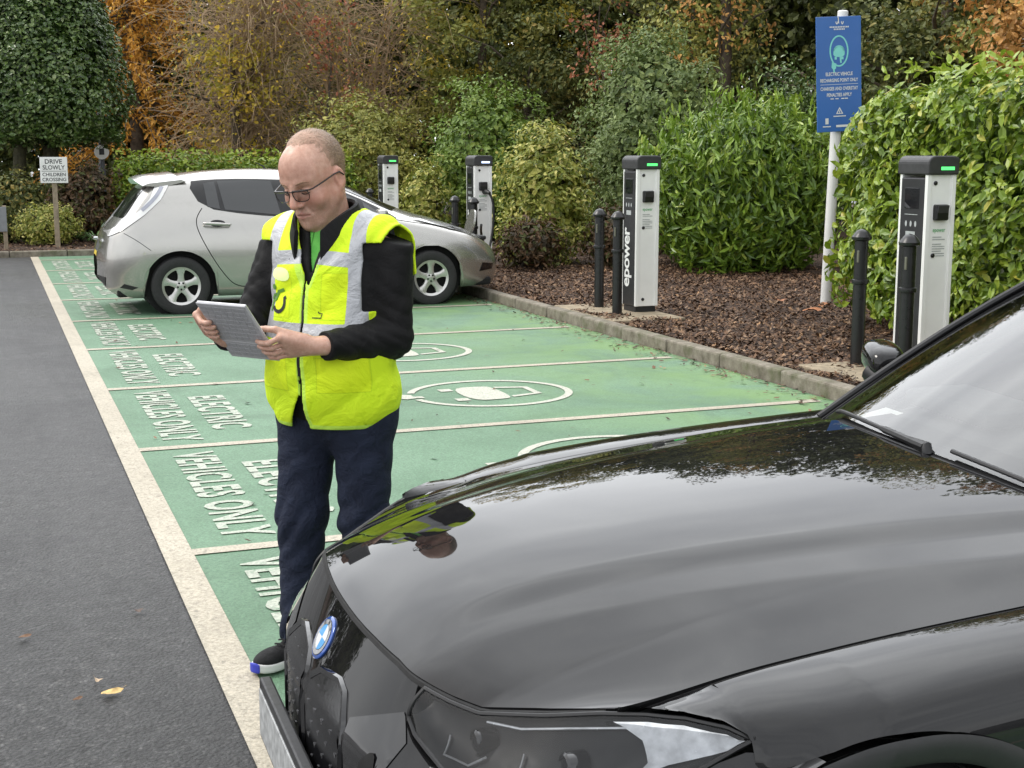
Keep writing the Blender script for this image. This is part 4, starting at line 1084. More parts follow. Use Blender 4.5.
for s in (-1, 1):
    for wx, wz in (WR, WF):
        wheel("wheel", car, wx, s * .788, wz, s, .31, .20, .205, 'five', M_RIM)
        arc = [(wx + .378 * math.cos(a), wz + .378 * math.sin(a)) for a in np.linspace(R(-14), R(194), 60)]
        mb = MB(); side_line(mb, arc, s, BV, .028, .004); mb.build('arch_lip', M_SILVER, car)
        arc = [(wx + .362 * math.cos(a), wz + .362 * math.sin(a)) for a in np.linspace(R(-14), R(194), 60)]
    # glass: one dark trim with panes on it
    dlo = smooth_poly([(.92, 1.395), (1.06, 1.125), (1.55, 1.045), (2.12, 1.005), (2.9, .965), (3.2, .965), (3.22, .985), (2.93, 1.15), (2.56, 1.31), (2.1, 1.405), (1.55, 1.425), (1.15, 1.418)], 1)
    mb = MB(); V, F = side_decal(dlo, s, BV, .003); mb.add(V, F, True); tr = mb.build('window_trim', M_TRIM, car)
    for nm, pl in (('quarter_pane', [(1.10, 1.375), (1.12, 1.135), (1.25, 1.105), (1.22, 1.395)]), ('rear_side_window', [(1.25, 1.398), (1.30, 1.10), (1.90, 1.035), (1.83, 1.395), (1.55, 1.408)]),
                   ('front_side_window', [(2.02, 1.385), (2.10, 1.02), (2.80, .985), (2.78, 1.19), (2.50, 1.305), (2.20, 1.37)]), ('quarter_pane', [(2.84, 1.165), (2.86, .985), (3.10, .985)])):
        mb = MB(); V, F = side_decal(pl, s, BV, .006); mb.add(V, F, True); mb.build(nm, M_TGLASS, tr)
    # door gaps
    mb = MB()
    side_line(mb, smooth_line([(1.06, 1.12), (.99, 1.03), (.98, .93), (1.05, .76), (1.18, .52), (1.30, .36), (1.38, .29), (1.55, .265), (2.0, .262), (3.0, .262), (3.12, .29), (3.12, .5), (3.05, .80), (3.0, .96)], 90), s, BV, .009)
    side_line(mb, smooth_line([(2.0, 1.0), (2.03, .8), (2.04, .5), (2.0, .27)], 30), s, BV, .009)
    side_line(mb, smooth_line([(.24, .87), (.36, .80), (.50, .69)], 12), s, BV, .006)
    side_line(mb, smooth_line([(3.05, .99), (3.4, .93), (3.75, .88)], 12), s, BV, .006)
    mb.build('panel_gap', M_SEAM, car)
    mb = MB(); side_line(mb, [(.62, .0 + .235), (1.2, .235)], s, BV, .01); 
    for x in (1.14, 2.22):
        mb = MB(); V, F = side_decal(smooth_poly([(x - .03, .955 - .04 * (x > 2)), (x + .02, 1.0 - .04 * (x > 2)), (x + .14, .99 - .04 * (x > 2)), (x + .16, .94 - .04 * (x > 2)), (x + .05, .915 - .04 * (x > 2))], 2), s, BV, .002, .02); mb.cur = 1; mb.add(V, F, True); mb.cur = 0
        zz = .965 - .045 * (x > 2); mb.tube([(x - .08, s * .878, zz), (x - .06, s * .905, zz), (x + .06, s * .915, zz - .008), (x + .19, s * .90, zz - .018), (x + .20, s * .88, zz - .018)], [.012, .016, .018, .015, .01], 10)
        mb.build('door_handle', [M_SILVER, M_TRIM], car)
    # tall tail lamp strip and its lower part
    tl = [(.62, 1.385), (.76, 1.392), (.64, 1.21), (.47, 1.06), (.24, .90), (.10, .83), (.09, .87), (.28, 1.0), (.42, 1.10), (.53, 1.22)]
    mb = MB(); V, F = side_decal(tl, s, BV, .008, .03); mb.add(V, F, True); mb.build('tail_lamp', simple("pale tail lamp lens", (.70, .70, .69), .10, .15, .06, 7, coat=1.), car)
    mb = MB(); side_line(mb, smooth_line([(.67, 1.345), (.585, 1.22), (.44, 1.10)], 20), s, BV, .036, .011); mb.build('tail_lamp_core', simple("lilac lamp core", (.30, .31, .36), .15, .2, .1, 9, coat=1.), car)
    # head lamp (tall bulging lens)
    hl = [(3.42, .985), (3.72, .985), (4.02, .87), (4.20, .74), (4.16, .69), (3.95, .78), (3.7, .90)]
    Mh = frame((0, 0, 3), (1, 0, 0), (0, 1, 0))
    V, F = decal([(3.40, s * .70), (3.62, s * .57), (4.05, s * .50), (4.29, s * .56), (4.20, s * .66), (3.85, s * .74)][::s], Mh, BV, .014, .04)
    mb = MB(); mb.add(V, F, True); hlo = mb.build('head_lamp', M_CLEAR, car)
    V, F = decal([(3.80, s * .72), (4.02, s * .58), (4.22, s * .585), (4.18, s * .655)][::s], Mh, BV, .019, .04)
    mb = MB(); mb.add(V, F, True); mb.build('lens', M_TGLASS, hlo)
    # mirror
    mb = MB(); mb.box((2.98, s * .98, 1.03), (.13, .20, .13), .05); mb.box((3.02, s * .88, .985), (.08, .10, .04), .015); mb.build('wing_mirror', M_SILVER, car)
    mb = MB(); V, F = side_decal([(.18, .30), (.30, .275), (.36, .30), (.22, .34)], s, BV, .004, .04); mb.add(V, F, True); mb.build('reflector', M_TRIM, car)
    mb = MB(); V, F = side_decal([(4.18, .36), (4.36, .38), (4.38, .44), (4.22, .46)], s, BV, .004, .04); mb.add(V, F, True); mb.build('fog_lamp', M_GLOSS, car)
# glass front and back
Mr = frame((-2, 0, 0), (0, -1, 0), (0, 0, 1)); Mr = frame((-2, 0, 0), (0, -1, 0), (0, 0, 1))
V, F = decal([(-.60, 1.02), (.60, 1.02), (.62, 1.05), (.50, 1.345), (-.50, 1.345), (-.62, 1.05)], Mr, BV, .005, .06); mb = MB(); mb.add(V, F, True); mb.build('rear_window', M_TGLASS, car)
Mt = frame((0, 0, 3), (1, 0, 0), (0, 1, 0))
V, F = decal([(2.32, -.54), (2.30, 0), (2.32, .54), (3.2, .62), (3.34, .3), (3.38, 0), (3.34, -.3), (3.2, -.62)], Mt, BV, .005, .08); mb = MB(); mb.add(V, F, True); mb.build('windscreen', M_TGLASS, car)
# spoiler
mb = MB(); sec = [(.40, 1.425), (.46, 1.452), (.80, 1.492), (.86, 1.475), (.62, 1.41)]
V = []; F = []
ys = np.linspace(-.62, .62, 15)
for y in ys:
    q = 1 - .055 * (y / .62) ** 2; dx = .07 * (abs(y) / .62) ** 3
    for x, z in sec: V.append((x + dx, y, z * q + .01))
for i in range(14):
    for j in range(5): F.append((i * 5 + j, i * 5 + (j + 1) % 5, (i + 1) * 5 + (j + 1) % 5, (i + 1) * 5 + j))
F += [tuple(range(5)), tuple(range(70, 75))]
mb.add(V, F, True); mb.build('spoiler', M_SILVER, car)
V, F = decal([(-.16, .585), (.16, .585), (.16, .655), (-.16, .655)], Mr, BV, .002, .04); mb = MB(); mb.add(V, F); mb.build('number_plate', simple("yellow number plate", (.62, .47, .05), .5), car)
V, F = decal([(-.55, .30), (.55, .30), (.60, .40), (-.60, .40)], Mr, BV, .006, .08); mb = MB(); mb.add(V, F); mb.build('bumper_insert', M_TRIM, car)
mb = MB(); mb.box((-.0, 0, .79), (.05, .34, .035), .01); mb.build('tailgate_handle', M_CHROME, car)
Mf = frame((6, 0, 0), (0, 1, 0), (0, 0, 1))
V, F = decal([(-.42, .27), (.42, .27), (.36, .36), (-.36, .36)], Mf, BV, .006, .06); mb = MB(); mb.add(V, F); mb.build('lower_grille', M_TRIM, car)
# open charge flap on the nose with plug under it
mb = MB(); fl = smooth_poly([(-.13, 0), (-.15, .14), (-.08, .30), (.08, .30), (.15, .14), (.13, 0)], 2)
mb.prism(fl, -.012, .012, frame((4.32, 0, .745), (0, 1, 0), (.25, 0, .97))); mb.build('charge_flap', M_SILVER, car)
mb = MB(); mb.box((4.43, 0, .70), (.16, .26, .05), .015); mb.build('charge_port', M_TRIM, car)
mb = MB(); mb.tube([(1.9, 0, 1.525), (1.86, 0, 1.56), (1.78, 0, 1.60)], [.012, .008, .004], 6); mb.build('aerial', M_TRIM, car)

# ---- black coupe-like saloon in the foreground (nose towards the lane)
M_BLACK = paint("black metallic paint", (.008, .008, .0085), 0., .06, .25, .05)
M_BLACK.node_tree.nodes["Principled BSDF"].inputs["Specular IOR Level"].default_value = .0
M_BLACK.node_tree.nodes["Principled BSDF"].inputs["Coat Weight"].default_value = .92
bmw = tag(empty('saloon_car', (-.175, -3.05, 0), -.0116, R(2.2)), 'glossy black saloon with twin upright grilles filling the lower right foreground', 'car')
B_ = lambda a, b, z: (a, -b, z)          # a rearward, b towards the camera, z up
def sst(x, a, b): t = np.clip((x - a) / (b - a), 0, 1); return t * t * (3 - 2 * t)
def Ff(b, z):
    b = np.abs(b); z = np.asarray(z, float)
    return .42 * b ** 2.35 + 3 * np.maximum(0, b - .62) ** 2 + np.maximum(0, z - .59) * (.55 + .75 * sst(b, .35, .7)) + .1 * np.maximum(0, .3 - z)
ZC = np.array([(-.05, .66), (.094, .763), (.15, .792), (.2, .815), (.3, .849), (.45, .884), (.65, .914), (.85, .936), (1.05, .952), (1.25, .965), (1.45, .976), (1.7, .985)])
ZS = np.array([(-.05, .66), (.094, .705), (.19, .730), (.26, .750), (.40, .780), (.55, .814), (.67, .832), (.83, .850), (1.0, .865), (1.24, .882), (1.6, .902), (1.9, .912)])
def sm1(tab):
    t = bspline(tab, 300); return lambda x: np.interp(x, t[:, 0], t[:, 1])
zc_, zs_ = sm1(ZC), sm1(ZS)
SEAMZ = np.array([(0, .758), (.2, .755), (.316, .750), (.405, .738), (.466, .728), (.518, .722), (.60, .740), (.66, .757), (.70, .768)])
sz_ = lambda b: np.interp(np.abs(b), SEAMZ[:, 0], SEAMZ[:, 1]) + .0175 * np.abs(b)
def seam(b): z = sz_(b); return Ff(b, z), z
def bside(a): return np.interp(a, [.3, .42, .8, 1.2, 1.7], [.66, .672, .69, .70, .705])
def hoodz(a, b):
    ab = np.abs(b); sw = np.minimum(Ff(ab, sz_(ab)) - .094, .14)
    ae = a - sw * np.exp(-np.maximum(0, a - .1) / .5)
    q = np.clip(ab / bside(a), 0, 1.3)
    z = zc_(ae) + (zs_(ae) - zc_(ae)) * q ** 2.3
    # two long swaged lines running back from the grilles
    r = .235 + .20 * np.clip((a - .1) / 1.4, 0, 1.2); fade = sst(a, .10, .45)
    z = z + fade * (.010 * (1 - sst(ab, r - .015, r + .075)) - .004)
    rc = .335 + .18 * np.clip(a, 0, 1.3); d_ = ab - rc; t_ = .5 * (d_ + np.sqrt(d_ * d_ + 1.2e-5)); z = z + fade * (.0034 - .0100 * np.tanh(t_ / .085))
    r2 = .50 + .10 * np.clip((a - .2) / 1.3, 0, 1); z = z + fade * .003 * np.exp(-((ab - r2) / .06) ** 2)
    return z
GAP = .0035
# bonnet
nu, nv = 261, 170
us = np.linspace(-1, 1, nu); vv = np.linspace(0, 1, nv) ** 1.25
def arear(b): return 1.475 + .16 * (np.abs(b) / .7) ** 2
G = np.zeros((nv, nu, 3))
for j, u in enumerate(us):
    b0 = u * .668; af, zf = seam(b0)
    a = af + .003 + (arear(u * .70) - af) * vv
    bb = u * (bside(a) - GAP * .7)
    z = hoodz(a, bb)
    # meet the seam height exactly, easing out behind it
    z = z + (zf + .001 - z[0]) * np.exp(-(a - a[0]) / .10)
    G[:, j] = np.stack([a, -bb, z], -1)
HG = G.copy()
# turned down edges
def skirt(G):
    dn = np.array([0, 0, -.03])
    top = G[:1] + np.array([.004, 0, -.03]); bot = G[-1:] + np.array([-.004, 0, -.02])
    G2 = np.concatenate([top, G, bot]); l = G2[:, :1] + np.array([0, -.003, -.03]); r = G2[:, -1:] + np.array([0, .003, -.03])
    return np.concatenate([l, G2, r], 1)
ho = link('bonnet', grid_mesh('bonnet', skirt(G)), M_BLACK, bmw)
def recalc(o):
    bm = bmesh.new(); bm.from_mesh(o.data); bmesh.ops.remove_doubles(bm, verts=bm.verts, dist=.0002); bmesh.ops.dissolve_degenerate(bm, edges=bm.edges, dist=.0002); bmesh.ops.recalc_face_normals(bm, faces=bm.faces); bm.to_mesh(o.data); bm.free()
    o.data.polygons.foreach_set('use_smooth', [True] * len(o.data.polygons))
    o.data.set_sharp_from_angle(angle=R(45)); return o
recalc(ho)
# wings with the wheel arch cut in; front edge follows the lamp
WC, WZ, WRAD = .835, .345, .425
def wing(s):
    st = []; nx = 170
    A = np.concatenate([np.linspace(.405, .60, 40)[:-1], np.linspace(.60, 2.02, nx)])
    rows = []
    for a in A:
        bs = float(bside(a)) + GAP * .7; zs = float(zs_(a)) if a > .42 else float(np.interp(a, [.40, .42], [.766, zs_(.42)]))
        zs = float(hoodz(np.array([a]), np.array([bs]))[0])
        W = float(np.interp(a, [.40, .5, .6, .7, .82, 1.1, 1.5, 2.1], [.70, .78, .862, .905, .925, .928, .915, .905]))
        fr = float(sst(a, .40, .75))
        P_ = [(bs, zs - .030), (bs, zs), (bs, zs), (bs + (W - bs) * .30, zs + .006 * fr - .002), (bs + (W - bs) * .66, zs - .010 * fr - .012 * (1 - fr)), (W - .022, zs - .045), (W - .003, zs - .11), (W + .006, zs - .20), (W + .003, .52), (W - .012, .38), (W - .045, .22)]
        q = bspline(np.array(P_), 80); rows.append(np.concatenate([np.full((80, 1), a), q], 1))
    g = np.array(rows); bs_ = lambda a: float(bside(a)) + GAP * .7; hz_ = lambda a: float(hoodz(np.array([a]), np.array([bs_(a)]))[0])
    # cut the lamp opening: front columns end on the lamp's upper and rear outline
    for i in range(g.shape[0]):
        a = A[i]; zl = -9
        if a < .585: zl = float(np.interp(a, [.40, .44, .495, .55, .581, .585], [.766, .772, .772, .765, .748, .70])) + .0135
        dx = abs(a - WC); za = WZ + math.sqrt(WRAD ** 2 - dx * dx) if dx < WRAD else -9
        zl = max(zl, za); col = g[i]
        if zl > 0:
            k = int(np.argmax(col[:, 2][20:] < zl)) + 20
            if col[k, 2] < zl:
                f = (zl - col[k - 1, 2]) / (col[k, 2] - col[k - 1, 2] - 1e-9); g[i, k:] = col[k - 1] + (col[k] - col[k - 1]) * f
        if a < .585:
            tg = np.array([a, float(np.interp(a, [.40, .44, .495, .55, .581, .585], [.679, .707, .748, .788, .816, .818])), float(np.interp(a, [.40, .44, .495, .55, .581, .585], [.766, .772, .774, .767, .750, .742])) + .0135])
            t_ = np.clip((np.arange(80) - 4) / 75, 0, 1); h0 = np.array([a, bs_(a), hz_(a)]); ln_ = h0 + (tg - h0) * t_[:, None]
            ln_[:, 2] += (.002 + .009 * float(sst(a, .40, .60))) * np.sin(math.pi * t_); ln_[:4, 2] -= .02
            cc = g[i].copy(); ok = 0 < k < 79 and col[k, 2] < zl <= col[k - 1, 2]
            if ok:
                j0 = int(np.argmax(cc[:20, 2])); cc = np.stack([np.interp(np.linspace(j0, k, 76), np.arange(80), col[:, j] if False else g[i][:, j]) for j in range(3)], -1); cc = np.concatenate([np.repeat(cc[:1], 4, 0) - np.array([0, 0, .02]), cc]); cc = cc + (tg - cc[-1]) * (np.linspace(0, 1, 80)[:, None] ** 2)
            f_ = float(sst(a, .49, .585)) if ok else 0.; g[i] = ln_ * (1 - f_) + cc * f_
    i0 = int(np.argmax(A >= .585)); cR = g[i0].copy(); k0 = int(np.argmax(cR[20:, 2] < .7555)) + 20
    j0 = int(np.argmax(cR[:20, 2])); last = np.stack([np.interp(np.linspace(j0, k0, 76), np.arange(80), cR[:, j]) for j in range(3)], -1); last = np.concatenate([np.repeat(last[:1], 4, 0) - np.array([0, 0, .02]), last])
    e_ = g[i0 - 1] + 0.; g1 = np.concatenate([g[:i0], last[None]]); g2 = g[i0:]
    me = bpy.data.meshes.new('wing'); bm = bmesh.new()
    for q_ in (g1, g2):
        q_ = q_.copy(); q_[..., 1] *= -s; t_ = grid_mesh('wing', q_); bm.from_mesh(t_); bpy.data.meshes.remove(t_)
    bmesh.ops.remove_doubles(bm, verts=bm.verts, dist=.0015); bmesh.ops.recalc_face_normals(bm, faces=bm.faces)
    sv = [v for v in bm.verts if .45 < v.co.x < .80 and v.co.z > .735 and not v.is_boundary and abs(v.co.y) > float(bside(v.co.x)) + .022]
    for _ in range(60): bmesh.ops.smooth_vert(bm, verts=sv, factor=.5, use_axis_x=True, use_axis_y=True, use_axis_z=True)
    bm.to_mesh(me); bm.free()
    return recalc(link('wing', me, M_BLACK, bmw)), g
WG = {}
for s in (1, -1): WG[s] = wing(s)
# front bumper skin from the bonnet seam down
def bumper():
    bs = np.linspace(-.90, .90, 161); rows = []
    for b in bs:
        ab = abs(b)
        zt = float(sz_(b)) - GAP if ab < .40 else float(np.interp(ab, [.40, .412, .445, .485, .53, .62, .72, .80, .815, .90], [.735, .677, .655, .640, .625, .60, .60, .685, .735, .74]))
        z = np.concatenate([[zt - .0001], np.linspace(zt, .16, 60)]); a = Ff(b, z); a[0] += .03
        rows.append(np.stack([a, np.full(len(z), -b), z], -1))
    return np.array(rows)
BG = bumper()
# end the bumper at the wheel arch
for i in range(BG.shape[0]):
    for j in range(BG.shape[1]):
        a, y, z = BG[i, j]
        lim = WC - (math.sqrt(max(0, WRAD ** 2 - (z - WZ) ** 2)) if abs(z - WZ) < WRAD else 0)
        if a > lim: BG[i, j, 0] = lim
bp = recalc(link('front_bumper', grid_mesh('front_bumper', BG), M_BLACK, bmw))
BB = bvh_of(bp)
MF = frame((-1, 0, 0), (0, -1, 0), (0, 0, 1))     # (u,v) = (b, z) seen from the front
def fdecal(poly, off, step=.02):
    V, F = decal(poly, MF, BB, off, step); mb = MB(); mb.add(V, F, True); return mb
# kidney grilles
M_GRL = simple("grille panel", (.007, .007, .008), .20, 0, .15, 40, .15, 120)
M_STUD = simple("grille stud", (.30, .30, .31), .25, .8)
for s in (1, -1):
    out = [(.012, .625), (.05, .650), (.16, .667), (.205, .657), (.262, .612), (.272, .56), (.262, .40), (.235, .335), (.19, .318), (.07, .322), (.03, .35), (.014, .42), (.004, .56)]
    out = [(s * x, z) for x, z in out]
    c = np.mean(out, 0); inn = [tuple(c + (np.array(p) - c) * np.array([.86, .92])) for p in out]
    mb = fdecal(inn, -.004 + .006, .02); gr = mb.build('grille', M_GRL, bmw)
    # raised surround
    Vo, _ = project([tuple(p) for p in out], [], MF, BB, .001); Vm, _ = project([tuple(c + (np.array(p) - c) * np.array([.955, .975])) for p in out], [], MF, BB, .008); Vi, _ = project(inn, [], MF, BB, .003)
    mb = MB(); n = len(out); mb.add(list(Vo) + list(Vm) + list(Vi), [(i, (i + 1) % n, n + (i + 1) % n, n + i) for i in range(n)] + [(n + i, n + (i + 1) % n, 2 * n + (i + 1) % n, 2 * n + i) for i in range(n)], True)
    mb.build('grille_surround', M_GLOSS, bmw)
    for r_ in range(8):
        for q in range(4):
            b = s * (.055 + .052 * q + (.026 if r_ % 2 else 0)); z = .362 + .037 * r_
            if not (.035 < abs(b) < .238) or (abs(b) > .20 and z > .60): continue
            h, nr, i, d = BB.ray_cast(MF @ Vector((b, z, 0)), Vector((1, 0, 0)), 3)
            if h is None: continue
            if nr.x > 0: nr = -nr
            k = h + nr * .002; w_ = .0065
            mb = MB(); mb.add([k + Vector((0, w_, -w_ * .2)), k + Vector((0, -w_, -w_ * .2)), k + Vector((0, 0, -w_ * 2.0)), k + nr * .003], [(0, 1, 3), (1, 2, 3), (2, 0, 3)]); mb.build('grille_stud', M_STUD, gr)
# round badge on the nose
def badge():
    h, nr, i, d = BB.ray_cast(MF @ Vector((-.015, .682, 0)), Vector((1, 0, 0)), 3)
    if nr.x > 0: nr = -nr
    z = (Vector((0, 0, 1)) - nr * nr.z).normalized(); x = z.cross(nr) * -1; x = Vector((0, -1, 0)); x = (x - nr * x.dot(nr)).normalized(); z = nr.cross(x)
    M = Matrix((x, z, nr)).transposed().to_4x4(); M.translation = h - nr * .001
    e = empty('badge', (0, 0, 0)); e.parent = bmw
    def disc(r0, r1, zz, a0, a1, nm, m):
        mb = MB(); n = 24; V = []
        for i in range(n + 1):
            a = a0 + (a1 - a0) * i / n
            V += [M @ Vector((r0 * math.cos(a), r0 * math.sin(a), zz)), M @ Vector((r1 * math.cos(a), r1 * math.sin(a), zz))]
        mb.add(V, [(2 * i, 2 * i + 1, 2 * i + 3, 2 * i + 2) for i in range(n)]); mb.build(nm, m, e, fix=False)
    mb = MB(); mb.lathe([(.002, 0), (.047, 0), (.047, .004), (.044, .006), (.002, .0055)], n=40); o = mb.build('badge_base', simple("badge blue ring", (.02, .08, .34), .12, .2, .05, 5, coat=1.), e); o.matrix_local = M
    disc(.0, .0400, .0066, 0, 6.2832, 'badge_silver', M_CHROME)
    W = simple("badge white", (.74, .75, .76), .2, 0, .03, coat=1.); Bl = simple("badge light blue", (.12, .38, .72), .2, 0, .05, coat=1.)
    disc(.029, .0385, .0070, 0, 6.2832, 'badge_ring', simple("badge pale ring", (.62, .64, .67), .25, .5, .05, coat=1.))
    for k in range(4): disc(.0, .0275, .0074, R(90 * k), R(90 * k + 90), 'badge_quarter', Bl if k % 2 else W)
    for t, a in (("B", 130), ("M", 90), ("W", 50)):
        V, F = fit_text(t, .0085, .0080, .02); ca, sa = math.cos(R(a - 90)), math.sin(R(a - 90)); mb = MB()
        mb.add([M @ Vector((v[0] * ca - v[1] * sa + .0338 * math.cos(R(a)), v[0] * sa + v[1] * ca + .0338 * math.sin(R(a)), .0074)) for v in V], F); mb.build('badge_letter', M_TXT, e, fix=False)
badge()
# black strip between nose panel and lower bumper, lower intake
for s in (1, -1):
    mb = fdecal([(s * x, z) for x, z in [(.262, .628), (.40, .690), (.408, .684), (.44, .648), (.43, .60), (.36, .55), (.285, .50), (.276, .58)]], .0022); mb.build('bumper_infill', M_GLOSS, bmw)
    mb = fdecal(smooth_poly([(s * x, z) for x, z in [(.30, .47), (.36, .60), (.40, .615), (.41, .50), (.40, .36), (.32, .34)]], 2), .005); mb.build('air_duct', M_WELL, bmw)
mb = fdecal(smooth_poly([(-.60, .20), (-.62, .30), (-.30, .31), (.30, .31), (.62, .30), (.60, .20)], 1), .003); mb.build('lower_intake', M_TRIM, bmw)
# number plate
M_PLATE = simple("plate with painted reflection", (.36, .37, .37), .4, 0, .35, 40)  # white plate; its grazing shade and mottled reflection are painted in as grey
mb = MB(); mb.box((-.028, .02, .415), (.028, .56, .150), .006); pf = mb.build('plate_holder', M_TRIM, bmw)
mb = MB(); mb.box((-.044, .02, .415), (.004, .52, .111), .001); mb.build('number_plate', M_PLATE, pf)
# lamps
def lamp(s):
    bl = np.concatenate([np.linspace(.412, .66, 40), np.linspace(.66, .818, 30)[1:]])
    top = lambda b: float(np.interp(b, [.405, .466, .518, .60, .66, .707, .748, .788, .818], [.736, .726, .720, .737, .755, .764, .766, .759, .744])) + .0165 * b
    low = lambda b: float(np.interp(b, [.412, .445, .485, .53, .62, .72, .80, .818], [.676, .654, .639, .624, .598, .598, .684, .742])) + .0165 * b
    gl = []; inn = []
    for b in bl:
        t, l = top(b) - .004, low(b) + .004
        if t < l: t = l = (t + l) / 2
        z = np.linspace(t, l, 24); a = Ff(b, z)
        bow = .012 * np.sin(np.linspace(0, math.pi, 24))
        gl.append(np.stack([a - bow * .6, np.full(24, -s * b), z], -1)); inn.append(np.stack([a + .035 * np.sin(np.linspace(0, math.pi, 24)) ** .5, np.full(24, -s * b), z], -1))
    gl, inn = np.array(gl), np.array(inn)
    # inner reflector bowl with the light guide shapes in it
    house = recalc(link('head_lamp', grid_mesh('head_lamp', inn), simple("lamp bowl", (.012, .0125, .013), .35, .0, .4, 25, spec=.25), bmw))
    HB = bvh_of(house)
    def hd(poly, off, m, nm):
        V, F = decal([(s * x, z) for x, z in poly], MF, HB, off, .012); mb = MB(); mb.add(V, F, True); mb.build(nm, m, house)
    br = simple("bright lamp reflector", (.62, .63, .64), .22, .5, .3, 30)
    hd([(.675, .752), (.71, .760), (.745, .762), (.785, .756), (.808, .742), (.79, .72), (.765, .70), (.75, .675), (.745, .70), (.72, .73)], .012, br, 'side_reflector')
    dr = simple("light guide", (.34, .345, .35), .25, .2, .1, 20)
    def guide(pts, r_, nm, m_):
        P_ = []
        for x, z in resample(pts, .008, closed=False):
            h, nr, i, d = HB.ray_cast(MF @ Vector((s * x, z, 0)), Vector((1, 0, 0)), 3)
            if h is not None: P_.append(tuple(h + Vector((-.012, 0, 0))))
        if len(P_) > 3: mb = MB(); mb.tube(P_, r_, 6); mb.build(nm, m_, house)
    guide([(.53, .712), (.58, .714), (.64, .732), (.70, .748)], .0028, 'brow_strip', br)
    guide([(.488, .676), (.510, .652), (.556, .648), (.566, .664)], .0022, 'light_guide', dr)
    guide([(.61, .682), (.634, .652), (.682, .648), (.692, .664)], .0022, 'light_guide', dr)
    for b, z in ((.535, .678), (.675, .682)):
        mb = MB()
        h, nr, i, d = HB.ray_cast(MF @ Vector((s * b, z, 0)), Vector((1, 0, 0)), 3)
        if h: mb.lathe([(.025, .03), (.025, -.006), (.021, -.010), (.019, -.003), (.012, -.010), (.002, -.013)], tuple(h + Vector((-.010, 0, 0))), 24, 'X')
        mb.build('projector', M_GLOSS, house)
    m = NB("lamp cover"); tr = m.n("BsdfTransparent"); gs = m.n("BsdfGlossy"); fr = m.n("Fresnel"); ms = m.n("MixShader")
    tr.inputs[0].default_value = (.78, .79, .80, 1); gs.inputs['Roughness'].default_value = .015; fr.inputs[0].default_value = 1.5
    m.l(fr.outputs[0], ms.inputs[0]); m.l(tr.outputs[0], ms.inputs[1]); m.l(gs.outputs[0], ms.inputs[2]); m.l(ms.outputs[0], m.out.inputs[0])
    cv = recalc(link('lens', grid_mesh('lens', gl), m.m, house))
    # dark frame round the lamp
    ring = [tuple(gl[i, 0]) for i in range(len(bl))] + [tuple(gl[-1, j]) for j in range(1, 24)] + [tuple(gl[i, -1]) for i in range(len(bl) - 2, -1, -1)] + [tuple(gl[0, j]) for j in range(22, 0, -1)]
    mb = MB(); mb.tube(ring, .0045, 6, closed=True); mb.build('lamp_frame', M_TRIM, house)
for s in (1, -1): lamp(s)
# gaps (dark inner structure just under the shut lines)
mb = MB()
for s in (1, -1):
    pts = [tuple(np.array([a, -s * float(bside(a)), float(hoodz(np.array([a]), np.array([float(bside(a))]))[0]) - .009])) for a in np.linspace(.39, 1.62, 60)]
    mb.tube(pts, .0075, 6)
pts = [(float(seam(b)[0]) + .003, -b, float(seam(b)[1]) - .0085) for b in np.linspace(-.66, .66, 90)]
mb.tube(pts, .008, 6); mb.build('bonnet_seal', M_SEAM, bmw)
# arch lips, wells, wheels
WR2 = WC + 2.856
for s in (1, -1):
    V = []; F = []; n = 70; Wb = lambda a: float(np.interp(a, [.40, .5, .6, .7, .82, 1.1, 1.5], [.80, .87, .90, .918, .932, .936, .925]))
    for i in range(n + 1):
        t = R(-22) + R(224) * i / n; c_, s_ = math.cos(t), math.sin(t)
        for r_, db in ((WRAD + .006, .004), (WRAD - .004, .010), (WRAD - .034, .010), (WRAD - .046, .0), (WRAD - .05, -.06)):
            a = WC + r_ * c_; V.append(B_(a, s * (min(Wb(a), .932) + db), WZ + r_ * s_))
    F = [(i * 5 + j, i * 5 + j + 1, (i + 1) * 5 + j + 1, (i + 1) * 5 + j) for i in range(n) for j in range(4)]
    mb = MB(); mb.add(V, F, True); mb.build('arch_lip', M_TRIM, bmw)
    for wx in (WC, WR2): wheel('wheel', bmw, wx, -s * .795, WZ, -s, .345, .235, .245, 'slim', M_RIMD)
for wx in (WC, WR2):
    mb = MB(); mb.lathe([(.40, -.70), (.40, .70)], (wx, 0, WZ + .01), 36, 'Y'); mb.build('wheel_well', M_WELL, bmw)
mb = MB(); mb.box((2.5, 0, .26), (4.3, 1.5, .14), .03); mb.box((.82, 0, .50), (.9, .74, .36), .05); mb.build('underbody', M_WELL, bmw)
# scuttle under the windscreen and wipers
V = []; F = []; n = 40
for i in range(n + 1):
    b = -.70 + 1.4 * i / n; a = float(arear(b)); z = float(hoodz(np.array([a]), np.array([b]))[0])
    for da, dz in ((-.04, -.022), (.0, -.016), (.05, -.004), (.16, .012)): V.append(B_(a + da, b, z + dz))
F = [(i * 4 + j, i * 4 + j + 1, (i + 1) * 4 + j + 1, (i + 1) * 4 + j) for i in range(n) for j in range(3)]
mb = MB(); mb.add(V, F, True); mb.build('scuttle', M_TRIM, bmw)
